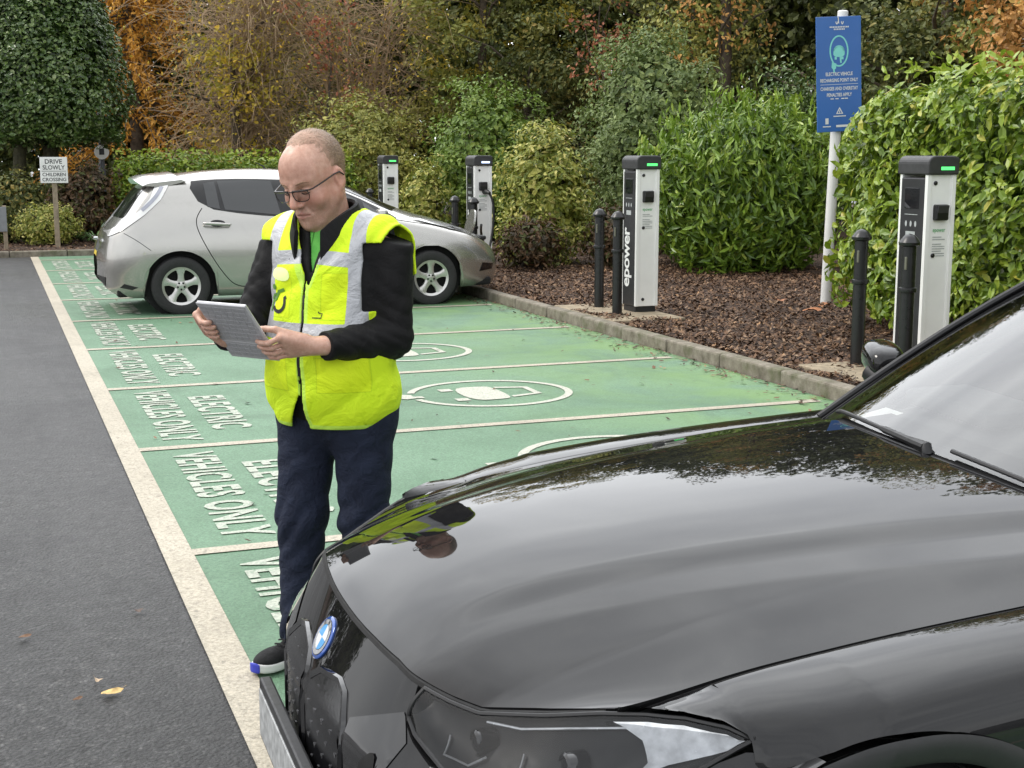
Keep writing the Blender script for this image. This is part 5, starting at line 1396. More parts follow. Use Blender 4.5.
# windscreen surface: from scuttle up to the roof
def wsp(u, v):
    """u -1..1 across, v 0..1 up"""
    b = u * (.705 - .125 * v); a0 = arear(u * .705) + .035; a1 = 2.55 + .07 * u * u - .07
    a = a0 + (a1 - a0) * v; z0 = hoodz(np.atleast_1d(a0), np.atleast_1d(b))[0] - .004
    z = z0 + (1.428 - .030 * u * u - z0) * v + .030 * np.sin(math.pi * v) * (1 - .35 * u * u)
    return np.array([float(a), float(-b), float(z)])
wg = np.array([[wsp(u, v) for u in np.linspace(-1, 1, 41)] for v in np.linspace(0, 1, 31)])
m = NB("windscreen glass"); tr = m.n("BsdfTransparent"); gs = m.n("BsdfGlossy"); fr = m.n("Fresnel"); ms = m.n("MixShader")
tr.inputs[0].default_value = (.84, .88, .87, 1); gs.inputs['Roughness'].default_value = .0; fr.inputs[0].default_value = 2.15
m.l(fr.outputs[0], ms.inputs[0]); m.l(tr.outputs[0], ms.inputs[1]); m.l(gs.outputs[0], ms.inputs[2]); m.l(ms.outputs[0], m.out.inputs[0])
M_GLASS = m.m
ws = recalc(link('windscreen', grid_mesh('windscreen', wg[:, 2:-2]), M_GLASS, bmw))
# black printed border at the foot of the glass
bd = wg[:2, 2:-2] + np.array([0, 0, -.006]); bo = link('glass_border', grid_mesh('glass_border', bd), M_TRIM, ws)
# pillars
for s in (1, -1):
    mb = MB(); pts = []
    for v in np.linspace(-.13, 1.0, 16):
        p = wsp(s * .985, v); pts.append(p)
    V = []; F = []
    for p in pts:
        p = np.array(p); o = np.array([0, -s, 0]);
        for q in ((-.020, .005), (-.004, .009), (.020, .006), (.038, -.016), (.040, -.10), (-.004, -.09)): V.append(tuple(p + o * q[0] + np.array([-.35, 0, .94]) * q[1]))
    for i in range(len(pts) - 1):
        for j in range(6): F.append((i * 6 + j, i * 6 + (j + 1) % 6, (i + 1) * 6 + (j + 1) % 6, (i + 1) * 6 + j))
    mb.add(V, F, True); mb.build('windscreen_pillar', M_BLACK, bmw)
    mb = MB(); mb.tube([tuple(np.array(wsp(s * .955, v)) + np.array([-.004, 0, .008])) for v in np.linspace(0, 1, 20)], .010, 8); mb.build('glass_seal', M_TRIM, bmw)
def wiper(b0, b1, sgn):
    mb = MB(); p0 = np.array(B_(float(arear(b0)) + .03, b0, float(hoodz(np.array([1.45]), np.array([b0]))[0]) - .004))
    pts = []
    for f in np.linspace(0, 1, 16):
        u = (b0 + (b1 - b0) * f) / .70; q = wsp(u, .0 + .015 * f) + np.array([-.012, 0, .012]); pts.append(tuple(q))
    mb.tube(pts, [.010] * 6 + [.006] * 10, 8); mb.tube([tuple(p0), tuple(p0 + np.array([.0, 0, .012])), pts[2]], [.016, .015, .010], 10)
    
    mb.build('wiper', M_TRIM, bmw)
wiper(.02, -.48, 1); wiper(.62, .10, 1)
# rest of the body: flanks, roof and tail
st = []
DB = [(1.97, .905, .93, .905, .66, 1.10, .655, 1.17), (2.2, .908, .93, .905, .66, 1.215, .625, 1.29), (2.42, .91, .93, .905, .66, 1.315, .60, 1.385), (2.7, .91, .93, .905, .66, 1.34, .57, 1.42), (3.1, .91, .93, .91, .66, 1.35, .565, 1.435), (3.5, .915, .93, .92, .67, 1.31, .56, 1.40),
      (3.9, .915, .93, .93, .70, 1.20, .56, 1.29), (4.2, .90, .915, .94, .72, 1.08, .56, 1.15), (4.45, .86, .89, .945, .72, 1.0, .56, 1.035), (4.65, .78, .82, .92, .66, .95, .5, .965), (4.76, .64, .70, .80, .56, .84, .42, .86), (4.78, .5, .55, .70, .45, .74, .35, .76)]
for x, wl, wm, zsh, wsh, zr, wr, zc in DB:
    st.append((x, [(wl * .92, .2), (wl, .26), (wl + .008, .40), (wm, .60), (wm * .985, .78), (wm * .95, zsh - .02), (.5 * (wm * .93 + wr) + .10, zsh * .55 + zr * .45), (wr + .02, zr), (wr * .66, zr * .25 + zc * .75), (wr * .3, zc), (0, zc)]))
g = shell_grid(st, 150, 80, [(WR2, WZ, WRAD)], .2)
rb = mirror_shell('rear_body', g, M_BLACK, bmw); RB = bvh_of(rb)
bm = bmesh.new(); bm.from_mesh(rb.data)
bmesh.ops.delete(bm, geom=[f for f in bm.faces if f.calc_center_median().x < 2.50 and f.calc_center_median().z > .95 and (abs(f.normal.z) > .78 or abs(f.calc_center_median().y) < .56)], context='FACES'); bm.to_mesh(rb.data); bm.free()
for s in (-1, 1):
    dlo = smooth_poly([(2.02, .935), (2.2, 1.10), (2.5, 1.28), (2.9, 1.345), (3.4, 1.325), (3.8, 1.22), (4.05, 1.08), (3.9, 1.0), (3.2, .945)], 1)
    cd = np.mean(dlo, 0); mb = MB(); V, F = side_decal([tuple(cd + (np.array(p) - cd) * np.array([1.02, 1.10])) for p in dlo], s, RB, .003); mb.add(V, F, True); mb.build('window_trim', M_TRIM, bmw)
    mb = MB(); V, F = side_decal(dlo, s, RB, .006); mb.add(V, F, True); mb.build('side_window', M_TGLASS, bmw)
    mb = MB(); side_line(mb, smooth_line([(2.03, .93), (2.0, .8), (2.0, .5), (2.06, .28)], 30), s, RB, .008); side_line(mb, smooth_line([(3.12, .94), (3.14, .7), (3.12, .5), (3.1, .26)], 30), s, RB, .008); mb.build('panel_gap', M_SEAM, bmw)
    mb = MB(); V, F = side_decal(smooth_poly([(4.35, .84), (4.74, .80), (4.74, .72), (4.40, .77)], 1), s, RB, .004); mb.add(V, F, True); mb.build('tail_lamp', M_RED, bmw)
    # door mirror
    mb = MB(); bm = bmesh.new(); bmesh.ops.create_uvsphere(bm, u_segments=24, v_segments=14, radius=1)
    V = []
    for v in bm.verts:
        x, y, z = v.co; k = (abs(x) ** 3 + abs(y) ** 3 + abs(z) ** 3) ** (-1 / 3); V.append((2.05 + .066 * x * k + .03 * y * k, s * (.94 + .092 * y * k), 1.012 + .047 * z * k + .010 * y * k))
    bm.verts.index_update(); mb.add(V, [[v.index for v in f.verts] for f in bm.faces], True); bm.free()
    mb.cur = 1; mb.tube([(2.03, s * .80, .925), (2.0, s * .87, .955), (1.99, s * .92, .975)], [.03, .028, .03], 10)
    mb.build('wing_mirror', [M_BLACK, M_TRIM], bmw)
mb = MB(); Mq = frame((0, 0, 3), (1, 0, 0), (0, 1, 0)); V, F = decal([(3.72, -.50), (3.68, 0), (3.72, .50), (4.28, .54), (4.34, 0), (4.28, -.54)], Mq, RB, .004, .06); mb.add(V, F, True); mb.build('rear_window', M_TGLASS, bmw)
# cabin seen through the glass: dashboard, wheel, seats, mirror
M_DASH = simple("dark dashboard", (.04, .04, .043), .65, 0, .15, 30)
V = []; F = []
prof = [(1.56, .90), (1.75, .955), (2.0, .985), (2.12, .985), (2.18, .93), (2.2, .72)]
for i in range(25):
    b = -.68 + 1.36 * i / 24
    for a, z in prof: V.append(B_(a, b, z - .02 - .05 * (abs(b) / .68) ** 4))
F = [(i * 6 + j, i * 6 + j + 1, (i + 1) * 6 + j + 1, (i + 1) * 6 + j) for i in range(24) for j in range(5)]
mb = MB(); mb.add(V, F, True); mb.box(B_(1.95, -.36, .985), (.22, .36, .05), .02); mb.build('dashboard', M_DASH, bmw)
mb = MB(); c = Vector(B_(2.32, -.37, .96)); ax = Vector((.35, 0, .94)) ; u = Vector((0, 1, 0)); v = Vector((-.94, 0, .35)) ; v = Vector((.42, 0, .91))
mb.tube([c + (u * math.cos(t) + v * math.sin(t)) * .185 for t in np.linspace(0, 6.283, 40)[:-1]], .016, 10, closed=True)
mb.tube([c - u * .17, c, c + u * .17], .02, 8); mb.tube([c, c - v * .17], .02, 8); mb.tube([c, c + Vector((-.2, 0, -.06))], [.05, .04], 10); mb.build('steering_wheel', M_DASH, bmw)
for b in (-.37, .37):
    mb = MB(); mb.box(B_(2.75, b, .58), (.52, .50, .18), .07); mb.box(B_(3.02, b, .86), (.16, .48, .62), .07, Matrix.Rotation(R(16), 3, 'Y')); mb.box(B_(3.12, b, 1.22), (.10, .26, .18), .045); mb.build('seat', M_FABRIC, bmw)
mb = MB(); mb.box(B_(2.30, 0, 1.285), (.05, .24, .07), .025); mb.tube([B_(2.32, 0, 1.30), B_(2.40, 0, 1.345)], .012, 8); mb.build('rear_view_mirror', M_TRIM, bmw)
mb = MB(); V = [B_(*p) for p in ((1.60, -.42, .965), (1.70, -.42, .985), (1.70, -.34, .986), (1.60, -.34, .966))]; mb.add(V, [(0, 1, 2, 3)]); mb.build('ticket', M_WHT, bmw)
mb = MB(); mb.box((2.95, 0, .45), (1.6, 1.4, .1), .02); mb.build('cabin_floor', M_WELL, bmw)

# ------------------------------------------------------------------ the man with the tablet
# local frame: x to his right, y the way his chest faces, z up
F32 = np.float32
def g3(lo, hi, h):
    ax = [np.arange(lo[i], hi[i] + h, h, dtype=F32) for i in range(3)]
    return ax, np.meshgrid(*ax, indexing='ij')
def sph(p, c, r): return np.sqrt((p[0] - c[0]) ** 2 + (p[1] - c[1]) ** 2 + (p[2] - c[2]) ** 2) - r
def ell(p, c, r):
    k0 = np.sqrt(((p[0] - c[0]) / r[0]) ** 2 + ((p[1] - c[1]) / r[1]) ** 2 + ((p[2] - c[2]) / r[2]) ** 2)
    k1 = np.sqrt(((p[0] - c[0]) / r[0] ** 2) ** 2 + ((p[1] - c[1]) / r[1] ** 2) ** 2 + ((p[2] - c[2]) / r[2] ** 2) ** 2)
    return k0 * (k0 - 1) / np.maximum(k1, 1e-6)
def caps(p, a, b, ra, rb=None):
    rb = ra if rb is None else rb
    ba = np.array(b, float) - np.array(a, float); L2 = float(ba @ ba)
    x, y, z = p[0] - a[0], p[1] - a[1], p[2] - a[2]
    h = np.clip((x * ba[0] + y * ba[1] + z * ba[2]) / L2, 0, 1)
    return np.sqrt((x - ba[0] * h) ** 2 + (y - ba[1] * h) ** 2 + (z - ba[2] * h) ** 2) - (ra + (rb - ra) * h)
def smin(a, b, k):
    h = np.clip(.5 + .5 * (b - a) / k, 0, 1); return b + (a - b) * h - k * h * (1 - h)
def smax(a, b, k): return -smin(-a, -b, k)
def union(ds, k):
    d = ds[0]
    for e in ds[1:]: d = smin(d, e, k)
    return d
def nets(f, ax):
    """naive surface nets -> verts, quads"""
    s = f < 0; n = f.shape; o = np.array([a[0] for a in ax]); h = float(ax[0][1] - ax[0][0])
    c = np.zeros((n[0] - 1, n[1] - 1, n[2] - 1), np.int8)
    for i in (0, 1):
        for j in (0, 1):
            for k in (0, 1): c += s[i:n[0] - 1 + i, j:n[1] - 1 + j, k:n[2] - 1 + k]
    I = np.argwhere((c > 0) & (c < 8)); idx = np.full(c.shape, -1, np.int64); idx[tuple(I.T)] = np.arange(len(I))
    acc = np.zeros((len(I), 3)); cnt = np.zeros(len(I))
    E = [((0, 0, 0), (1, 0, 0)), ((0, 1, 0), (1, 1, 0)), ((0, 0, 1), (1, 0, 1)), ((0, 1, 1), (1, 1, 1)), ((0, 0, 0), (0, 1, 0)), ((1, 0, 0), (1, 1, 0)), ((0, 0, 1), (0, 1, 1)), ((1, 0, 1), (1, 1, 1)), ((0, 0, 0), (0, 0, 1)), ((1, 0, 0), (1, 0, 1)), ((0, 1, 0), (0, 1, 1)), ((1, 1, 0), (1, 1, 1))]
    for a, b in E:
        a, b = np.array(a), np.array(b); A = I + a; B = I + b
        fa = f[tuple(A.T)]; fb = f[tuple(B.T)]; m = (fa < 0) != (fb < 0)
        t = np.where(m, fa / np.where(m, fa - fb, 1), 0)[:, None]; acc += np.where(m[:, None], a + (b - a) * t, 0); cnt += m
    V = (I + acc / cnt[:, None]) * h + o; Q = []
    for d in range(3):
        e = [0, 0, 0]; e[d] = 1; u, v = (d + 1) % 3, (d + 2) % 3
        sl = [slice(0, n[k] - e[k]) for k in range(3)]; sl2 = [slice(e[k], n[k]) for k in range(3)]
        a, b = s[tuple(sl)], s[tuple(sl2)]
        for flip in (0, 1):
            X = np.argwhere(a & ~b if not flip else ~a & b)
            X = X[(X[:, u] > 0) & (X[:, v] > 0) & (X[:, u] < n[u] - 1) & (X[:, v] < n[v] - 1)]
            du = np.zeros(3, int); du[u] = 1; dv = np.zeros(3, int); dv[v] = 1
            q = np.stack([idx[tuple((X - du - dv).T)], idx[tuple((X - dv).T)], idx[tuple(X.T)], idx[tuple((X - du).T)]], -1)
            if flip: q = q[:, ::-1]
            Q.append(q)
    Q = np.concatenate(Q); return V, Q[(Q >= 0).all(1)]
def relax(V, Q, it=2, lam=.5):
    for _ in range(it):
        acc = np.zeros_like(V); cnt = np.zeros(len(V))
        for a, b in ((0, 1), (1, 2), (2, 3), (3, 0)):
            np.add.at(acc, Q[:, a], V[Q[:, b]]); np.add.at(acc, Q[:, b], V[Q[:, a]]); np.add.at(cnt, Q[:, a], 1); np.add.at(cnt, Q[:, b], 1)
        V = V + lam * (acc / np.maximum(cnt, 1)[:, None] - V)
    return V
def noise3(p, s, seed=0):
    r = np.random.default_rng(seed); o = 0
    for i in range(5):
        k = r.normal(0, 1, 3); k = k / np.linalg.norm(k) * s * r.uniform(.6, 1.6); o = o + np.sin(p[0] * k[0] + p[1] * k[1] + p[2] * k[2] + r.uniform(0, 6.28) + 1.2 * np.sin(p[2] * s * .4 + p[0] * s * .3 + i))
    return o / 5

man = tag(link('person', bpy.data.meshes.new('person'), None, None), 'balding man in yellow hi-vis vest, black jacket and jeans looking down at a tablet', 'person')
man.location = (.30, -1.42, .010); man.rotation_euler = (0, 0, math.atan2(.667, -.663))

# joints
SHL, ELL, WRL = (-.208, -.01, 1.375), (-.212, -.005, 1.095), (-.120, .245, 1.095)
SHR, ELR, WRR = (.205, -.01, 1.375), (.268, .065, 1.130), (.222, .285, 1.105)
HPL, KNL, ANL = (-.098, -.005, .88), (-.112, .02, .48), (-.125, -.02, .085)
HPR, KNR, ANR = (.098, .0, .88), (.102, .065, .48), (.106, .085, .085)
def torso(p, o=0.):
    return union([ell(p, (0, .005, 1.27), (.185 + o, .125 + o, .17 + o)), ell(p, (0, .030, 1.04), (.188 + o, .145 + o, .20 + o)), ell(p, (0, .0, .90), (.185 + o, .13 + o, .13 + o)),
                  caps(p, (-.15, -.01, 1.395), (.15, -.01, 1.395), .062 + o), caps(p, (0, -.015, 1.40), (.01, .0, 1.47), .06 + o)], .07)
# tablet frame
TC = np.array([.127, .345, 1.14]); Ts = np.array([-.04, -.66, -.75]); Ts /= np.linalg.norm(Ts); Tt = np.array([.965, -.20, -.13]); Tt -= Ts * (Tt @ Ts); Tt /= np.linalg.norm(Tt)
Tn = -np.cross(Ts, Tt); TW, TH, TD = .19, .245, .015
# fingers: lists of joints
def finger(p, pts, r):
    d = None
    for i in range(len(pts) - 1):
        e = caps(p, pts[i], pts[i + 1], r * (1 - .08 * i), r * (1 - .08 * (i + 1))); d = e if d is None else smin(d, e, .004)
    return d
def hand(p, edge, sg, offs, W, lens, thumb_off, kn=.052):
    """grips the tablet edge: sg -1 left hand on its right edge, +1 right hand on its left edge"""
    base = TC + sg * Tt * TW / 2; fs = []; palm = []
    for k, (o, l) in enumerate(zip(offs, lens)):
        e = base + Ts * o
        K = e + sg * Tt * kn - Tn * .004 + Ts * (.004 * (k - 1.5)); m1 = e + sg * Tt * .014 + Tn * .019; m2 = e - sg * Tt * (l * .45) + Tn * .0205; tp = e - sg * Tt * l + Tn * .0155
        fs.append(finger(p, [K, m1, m2, tp], .0098 - .0010 * (k == 3)))
        palm.append(caps(p, W, K, .020, .0125))
    d = union(palm, .022)
    e = base + Ts * thumb_off; T0 = np.array(W) * .55 + (e + sg * Tt * .05) * .45 - Tn * .012
    th = finger(p, [T0, e + sg * Tt * .030 - Tn * .020, e - sg * Tt * .004 - Tn * .0195, e - sg * Tt * .032 - Tn * .0165], .0118)
    d = smin(d, th, .014)
    for f in fs: d = smin(d, f, .006)
    return d
handL = lambda p: hand(p, None, -1, (.026, .049, .071, .091), WRL, (.030, .036, .030, .020), .005)
handR = lambda p: hand(p, None, 1, (-.046, -.024, -.002, .019), WRR, (.016, .020, .016, .010), -.062, .046)
def limbs(p, o=0.):
    return union([caps(p, SHL, ELL, .058 + o, .047 + o), caps(p, ELL, WRL, .046 + o, .030 + o), caps(p, SHR, ELR, .058 + o, .047 + o), caps(p, ELR, WRR, .046 + o, .030 + o)], .02)
def legs(p, o=0.):
    return [union([caps(p, HPL, KNL, .092 + o, .064 + o), caps(p, KNL, ANL, .062 + o, .048 + o)], .03), union([caps(p, HPR, KNR, .092 + o, .064 + o), caps(p, KNR, ANR, .062 + o, .048 + o)], .03)]

# head in its own frame, then posed
HS = 1.17; HC = np.array([.030, .052, 1.602])
def rotm(yaw, pitch, roll=0):
    return np.array(Matrix.Rotation(-R(yaw), 3, 'Z') @ Matrix.Rotation(-R(pitch), 3, 'X') @ Matrix.Rotation(R(roll), 3, 'Y'))
HR = rotm(5, 23, 4)
def tohead(p):
    q = [(p[i] - HC[i]) / HS for i in range(3)]; return [HR[0, i] * q[0] + HR[1, i] * q[1] + HR[2, i] * q[2] for i in range(3)]
def fromhead(v): return HC + HS * (HR @ np.asarray(v, float))
def head(q):
    ax = [np.abs(q[0]), q[1], q[2]]                      # symmetric features
    ax[0] = ax[0] * 1.05; q = [q[0] * 1.05, q[1], q[2]]
    d = ell(q, (0, -.012, .030), (.0745, .097, .092))
    d = smin(d, ell(q, (0, .022, -.030), (.060, .070, .082)), .04)
    d = smin(d, ell(q, (0, .055, .040), (.056, .040, .055)), .03)      # forehead
    d = smin(d, caps(ax, (.052, .004, -.050), (.024, .066, -.100), .024, .018), .03)   # jaw
    d = smin(d, ell(q, (0, .080, -.104), (.021, .021, .018)), .020)    # chin
    d = smin(d, ell(ax, (.041, .062, -.035), (.025, .024, .024)), .025)   # cheeks
    d = smin(d, ell(q, (0, .078, -.070), (.032, .020, .024)), .02)     # mouth mound
    d = smin(d, caps(ax, (.012, .0925, .019), (.045, .076, .022), .0075, .006), .014)  # brow
    d = smax(d, -ell(ax, (.031, .098, -.003), (.019, .016, .012)), .010)  # sockets
    d = smin(d, ell(ax, (.031, .0785, -.004), (.0155, .0125, .0115)), .004)  # lids
    d = smax(d, -caps(ax, (.020, .0915, -.0085), (.042, .088, -.0085), .0012), .0015)   # slit
    d = smin(d, caps(q, (0, .097, .008), (0, .1165, -.033), .0085, .0122), .011)        # nose
    d = smin(d, ell(ax, (.0125, .101, -.038), (.0085, .0115, .0085)), .006)
    d = smax(d, -sph(ax, (.0075, .108, -.0475), .0038), .003)
    d = smin(d, caps(ax, (0, .0985, -.064), (.019, .0915, -.069), .0048, .003), .005)   # lips
    d = smin(d, caps(ax, (0, .0965, -.077), (.017, .0905, -.0725), .0055, .003), .005)
    d = smax(d, -caps(ax, (0, .1025, -.0705), (.023, .0925, -.0715), .0020), .0025)
    d = smax(d, -caps(ax, (.022, .096, -.046), (.031, .088, -.066), .0022), .008)       # fold by the mouth
    ear = smax(ell(ax, (.078, -.012, -.012), (.0095, .020, .031)), -ell(ax, (.088, -.006, -.008), (.008, .012, .019)), .006)
    ear = smin(ear, ell(ax, (.077, -.002, -.035), (.006, .008, .010)), .006)
    d = smin(d, ear, .006)
    return d
NB_ = (0.0, -.02, 1.40)
def neck(p):
    a = fromhead((0, -.026, -.045)); b = fromhead((0, .030, -.098))
    n_ = caps(p, NB_, a, .064, .060); return smin(n_, caps(p, (0.0, .03, 1.42), b, .052, .032), .05)

# assemble the skin mesh: head + neck, hands, and a coarse body inside the clothes
Vs = []; Qs = []; At = {'lip': [], 'scalp': [], 'blush': [], 'stubble': []}; off = 0
def skin_piece(fn, lo, hi, h, rel, attr=None):
    global off
    ax, p = g3(lo, hi, h); V, Q = nets(fn(p), ax); V = relax(V, Q, rel); Vs.append(V); Qs.append(Q + off); off += len(V)
    a = attr(V) if attr else {}
    for k in At: At[k].append(a.get(k, np.zeros(len(V))))
def hattr(V):
    q = np.array(tohead(V.T)); ax = np.abs(q[0])
    lip = np.minimum(caps([ax, q[1], q[2]], (0, .0985, -.064), (.019, .0915, -.069), .0048, .003), caps([ax, q[1], q[2]], (0, .0965, -.077), (.017, .0905, -.0725), .0055, .003))
    bl = np.exp(-((ax - .042) ** 2 + (q[2] + .03) ** 2) / .0006) * (q[1] > .02) + .9 * np.exp(-(ax ** 2 + (q[2] + .034) ** 2 + (q[1] - .118) ** 2) / .0004) + .8 * np.exp(-((ax - .08) ** 2) / .0002) * (q[2] < .03) + .35 * np.exp(-(q[2] - .05) ** 2 / .0012) * (q[1] > .05)
    hl = hairline(q)
    return {'stubble': np.clip((-.035 - q[2]) / .03, 0, 1) * np.clip((q[1] + .0) / .03, 0, 1), 'lip': np.clip(1 - lip / .003, 0, 1), 'blush': bl, 'scalp': hl}
def hairline(q):
    """positive inside the hair area"""
    ax = np.abs(q[0])
    top = .020 - q[1] - .35 * np.clip(ax - .03, 0, 1) + 2.2 * np.clip(q[2] - .096, 0, 1)      # receding front line
    side = np.where(q[1] > -.004, (q[2] - .012) * .9 + .018, 1.) ; low = q[2] + .052 + np.clip(q[1] + .02, -1, 1) * .3
    low = np.where(q[1] < -.022, q[2] + .085 + .25 * np.clip(q[1] + .05, -1, 0), low)
    wv = .004 * np.sin(q[0] * 130 + 3) + .003 * np.sin(q[0] * 310 + q[2] * 200)
    return np.minimum(np.minimum(top + wv, low), side)
hb = lambda p: smin(HS * head(tohead(p)), neck(p), .03)
skin_piece(hb, (-.13, -.12, 1.36), (.18, .26, 1.78), .0030, 1, hattr)
skin_piece(handL, (-.16, .18, 1.0), (.10, .44, 1.22), .0030, 1)
skin_piece(handR, (.15, .22, 1.02), (.32, .46, 1.26), .0030, 1)
skin_piece(lambda p: union([torso(p, -.022), limbs(p, -.022)] + legs(p, -.012) + [caps(p, ANL, (-.13, .02, .06), .03, .02), caps(p, ANR, (.11, .12, .06), .03, .02)], .03), (-.36, -.2, .0), (.36, .33, 1.45), .014, 1)
def mat_skin():
    b = NB("skin")
    n_ = b.noise(55, 5, .65); f = b.noise(14, 3)
    c = b.mix(b.ramp(n_, [(.35, 0.), (.7, 1.)]), (.48, .27, .195), (.62, .39, .295))
    c = b.mix(b.math('MULTIPLY', b.attr('blush'), .42, True), c, (.55, .19, .14))
    c = b.mix(b.math('MULTIPLY', b.attr('lip'), .75, True), c, (.42, .15, .125))
    sc = b.ramp(b.attr('scalp'), [(.0, 0.), (.045, .5)])
    c = b.mix(sc, c, (.36, .24, .16))
    stb = b.math('MULTIPLY', b.attr('stubble'), b.ramp(b.noise(480, 2), [(.42, .10), (.62, .55)]), True); c = b.mix(stb, c, (.27, .17, .125))
    c = b.mix(b.ramp(b.noise(130, 3), [(.55, 0.), (.75, .22)]), c, (.40, .17, .12))
    b.set(Base_Color=c, Roughness=b.ramp(f, [(.3, .34), (.7, .48)]), Subsurface_Weight=.12, Subsurface_Scale=.012)
    b.b.inputs['Subsurface Radius'].default_value = (1., .35, .2)
    b.bump(b.noise(300, 4, .7), .35, .0016); return b.m
me = npmesh('person', np.concatenate(Vs), quads=np.concatenate(Qs), smooth=True, attrs={k: np.concatenate(v) for k, v in At.items()})
man.data = me; me.materials.append(mat_skin())

def cloth(name, fn, lo, hi, h, m, parent, rel=2, attrs=None):
    ax, p = g3(lo, hi, h); V, Q = nets(fn(p), ax); V = relax(V, Q, rel)
    return link(name, npmesh(name, V, quads=Q, smooth=True, attrs=attrs(V) if attrs else None), m, parent)

# hair: short, thin, sandy
def hair_fn(p):
    q = tohead(p); q[0] = q[0] * 1.05; sk = ell(q, (0, -.012, .030), (.0745, .097, .092)); sk = smin(sk, ell(q, (0, .055, .040), (.056, .040, .055)), .03)
    sk = smin(sk, ell(q, (0, .022, -.030), (.063, .070, .082)), .04)
    hl = hairline(np.array(q)); th = (.0046 - .0026 * np.clip((q[1] - .0) / .05, 0, 1)) * np.clip(hl / .03, 0, 1) ** .7 - .0008 + .0012 * np.sin(q[0] * 700 + 40 * q[2]) * np.sin(q[2] * 300 + q[1] * 500)
    ear = ell([np.abs(q[0]), q[1], q[2]], (.080, -.010, -.012), (.020, .026, .038))
    return HS * smax(smax(sk - th, -hl, .003), -ear, .004)
def mat_hair():
    b = NB("sandy hair"); n_ = b.noise(1., 5, .7, .6, stretch=(260, 60, 60)); c = b.ramp(n_, [(.3, (.10, .062, .036)), (.55, (.22, .145, .088)), (.75, (.38, .28, .18))]); c = b.mix(b.math('MULTIPLY', b.attr('thin'), b.ramp(n_, [(.35, .95), (.65, .45)]), True), c, (.50, .30, .215))
    b.set(Base_Color=c, Roughness=.5); b.bump(n_, .7, .004); return b.m
cloth('hair', hair_fn, (-.12, -.12, 1.46), (.17, .22, 1.80), .0028, mat_hair(), man, 1, lambda V: {'thin': (lambda q: np.clip((q[1] + .07) / .07, 0, 1) * np.clip((q[2] - .06) / .045, 0, 1) + np.clip(1 - hairline(q) / .026, 0, 1))(np.array(tohead(V.T)))})
hm = bpy.data.objects['hair'].data; nv_ = len(hm.vertices); co = np.zeros(nv_ * 3); no_ = np.zeros(nv_ * 3); hm.vertices.foreach_get('co', co); hm.vertices.foreach_get('normal', no_); co = co.reshape(-1, 3); no_ = no_.reshape(-1, 3)
q_ = np.array(tohead(co.T)); kx = np.argwhere((hairline(q_) > -.004) & (np.array([sum((co[:, i] - HC[i]) * no_[:, i] for i in range(3))]).ravel() > .02)).ravel(); kx = rng.choice(kx, 7000)
hp = co[kx] + rng.normal(0, .0012, (7000, 3)); hn = no_[kx]; fwd_ = HR @ np.array([0, 1., 0]); upv = HR @ np.array([0, 0, 1.])
hd_ = -fwd_ * .8 - upv * .45 + rng.normal(0, .35, (7000, 3)); front = q_[1][kx] > -.005; hd_[front] = hd_[front] + fwd_ * 1.3 + np.array([.5, 0, 0])
hd_ = unit(hd_ - hn * np.sum(hd_ * hn, -1, keepdims=True) + hn * rng.uniform(.05, .32, (7000, 1))); sd_ = unit(np.cross(hd_, hn)) * .0005; ll = rng.uniform(.006, .016, (7000, 1))
Vh = np.stack([hp - sd_ - hn * .002, hp + sd_ - hn * .002, hp + hd_ * ll], 1).reshape(-1, 3)
link('loose_hair', npmesh('loose_hair', Vh, tris=np.arange(21000).reshape(-1, 3), attrs={'tint': np.repeat(rng.random(7000), 3)}), mat_flake("fair hair strands", [(0, (.10, .062, .036)), (.5, (.23, .15, .09)), (1, (.44, .33, .22))], .45), man)
# eyebrows
M_BROW = simple("sandy eyebrow", (.24, .14, .085), .7, 0, .3, 200)
for s in (-1, 1):
    mb = MB(); pts = [fromhead((s * x, y, z)) for x, y, z in ((.013, .1005, .0175), (.024, .0995, .0215), (.036, .093, .0225), (.048, .083, .018))]
    mb.tube(pts, [.0022, .0034, .003, .0012], 6); mb.build('eyebrow', M_BROW, man)
    mb = MB(); pts = [fromhead((s * x, y, z)) for x, y, z in ((.018, .0895, -.0085), (.025, .0925, -.0105), (.033, .0925, -.0110), (.043, .087, -.0088))]
    mb.tube(pts, .0017, 6); mb.build('eyelash', simple("lash", (.05, .03, .02), .8), man)
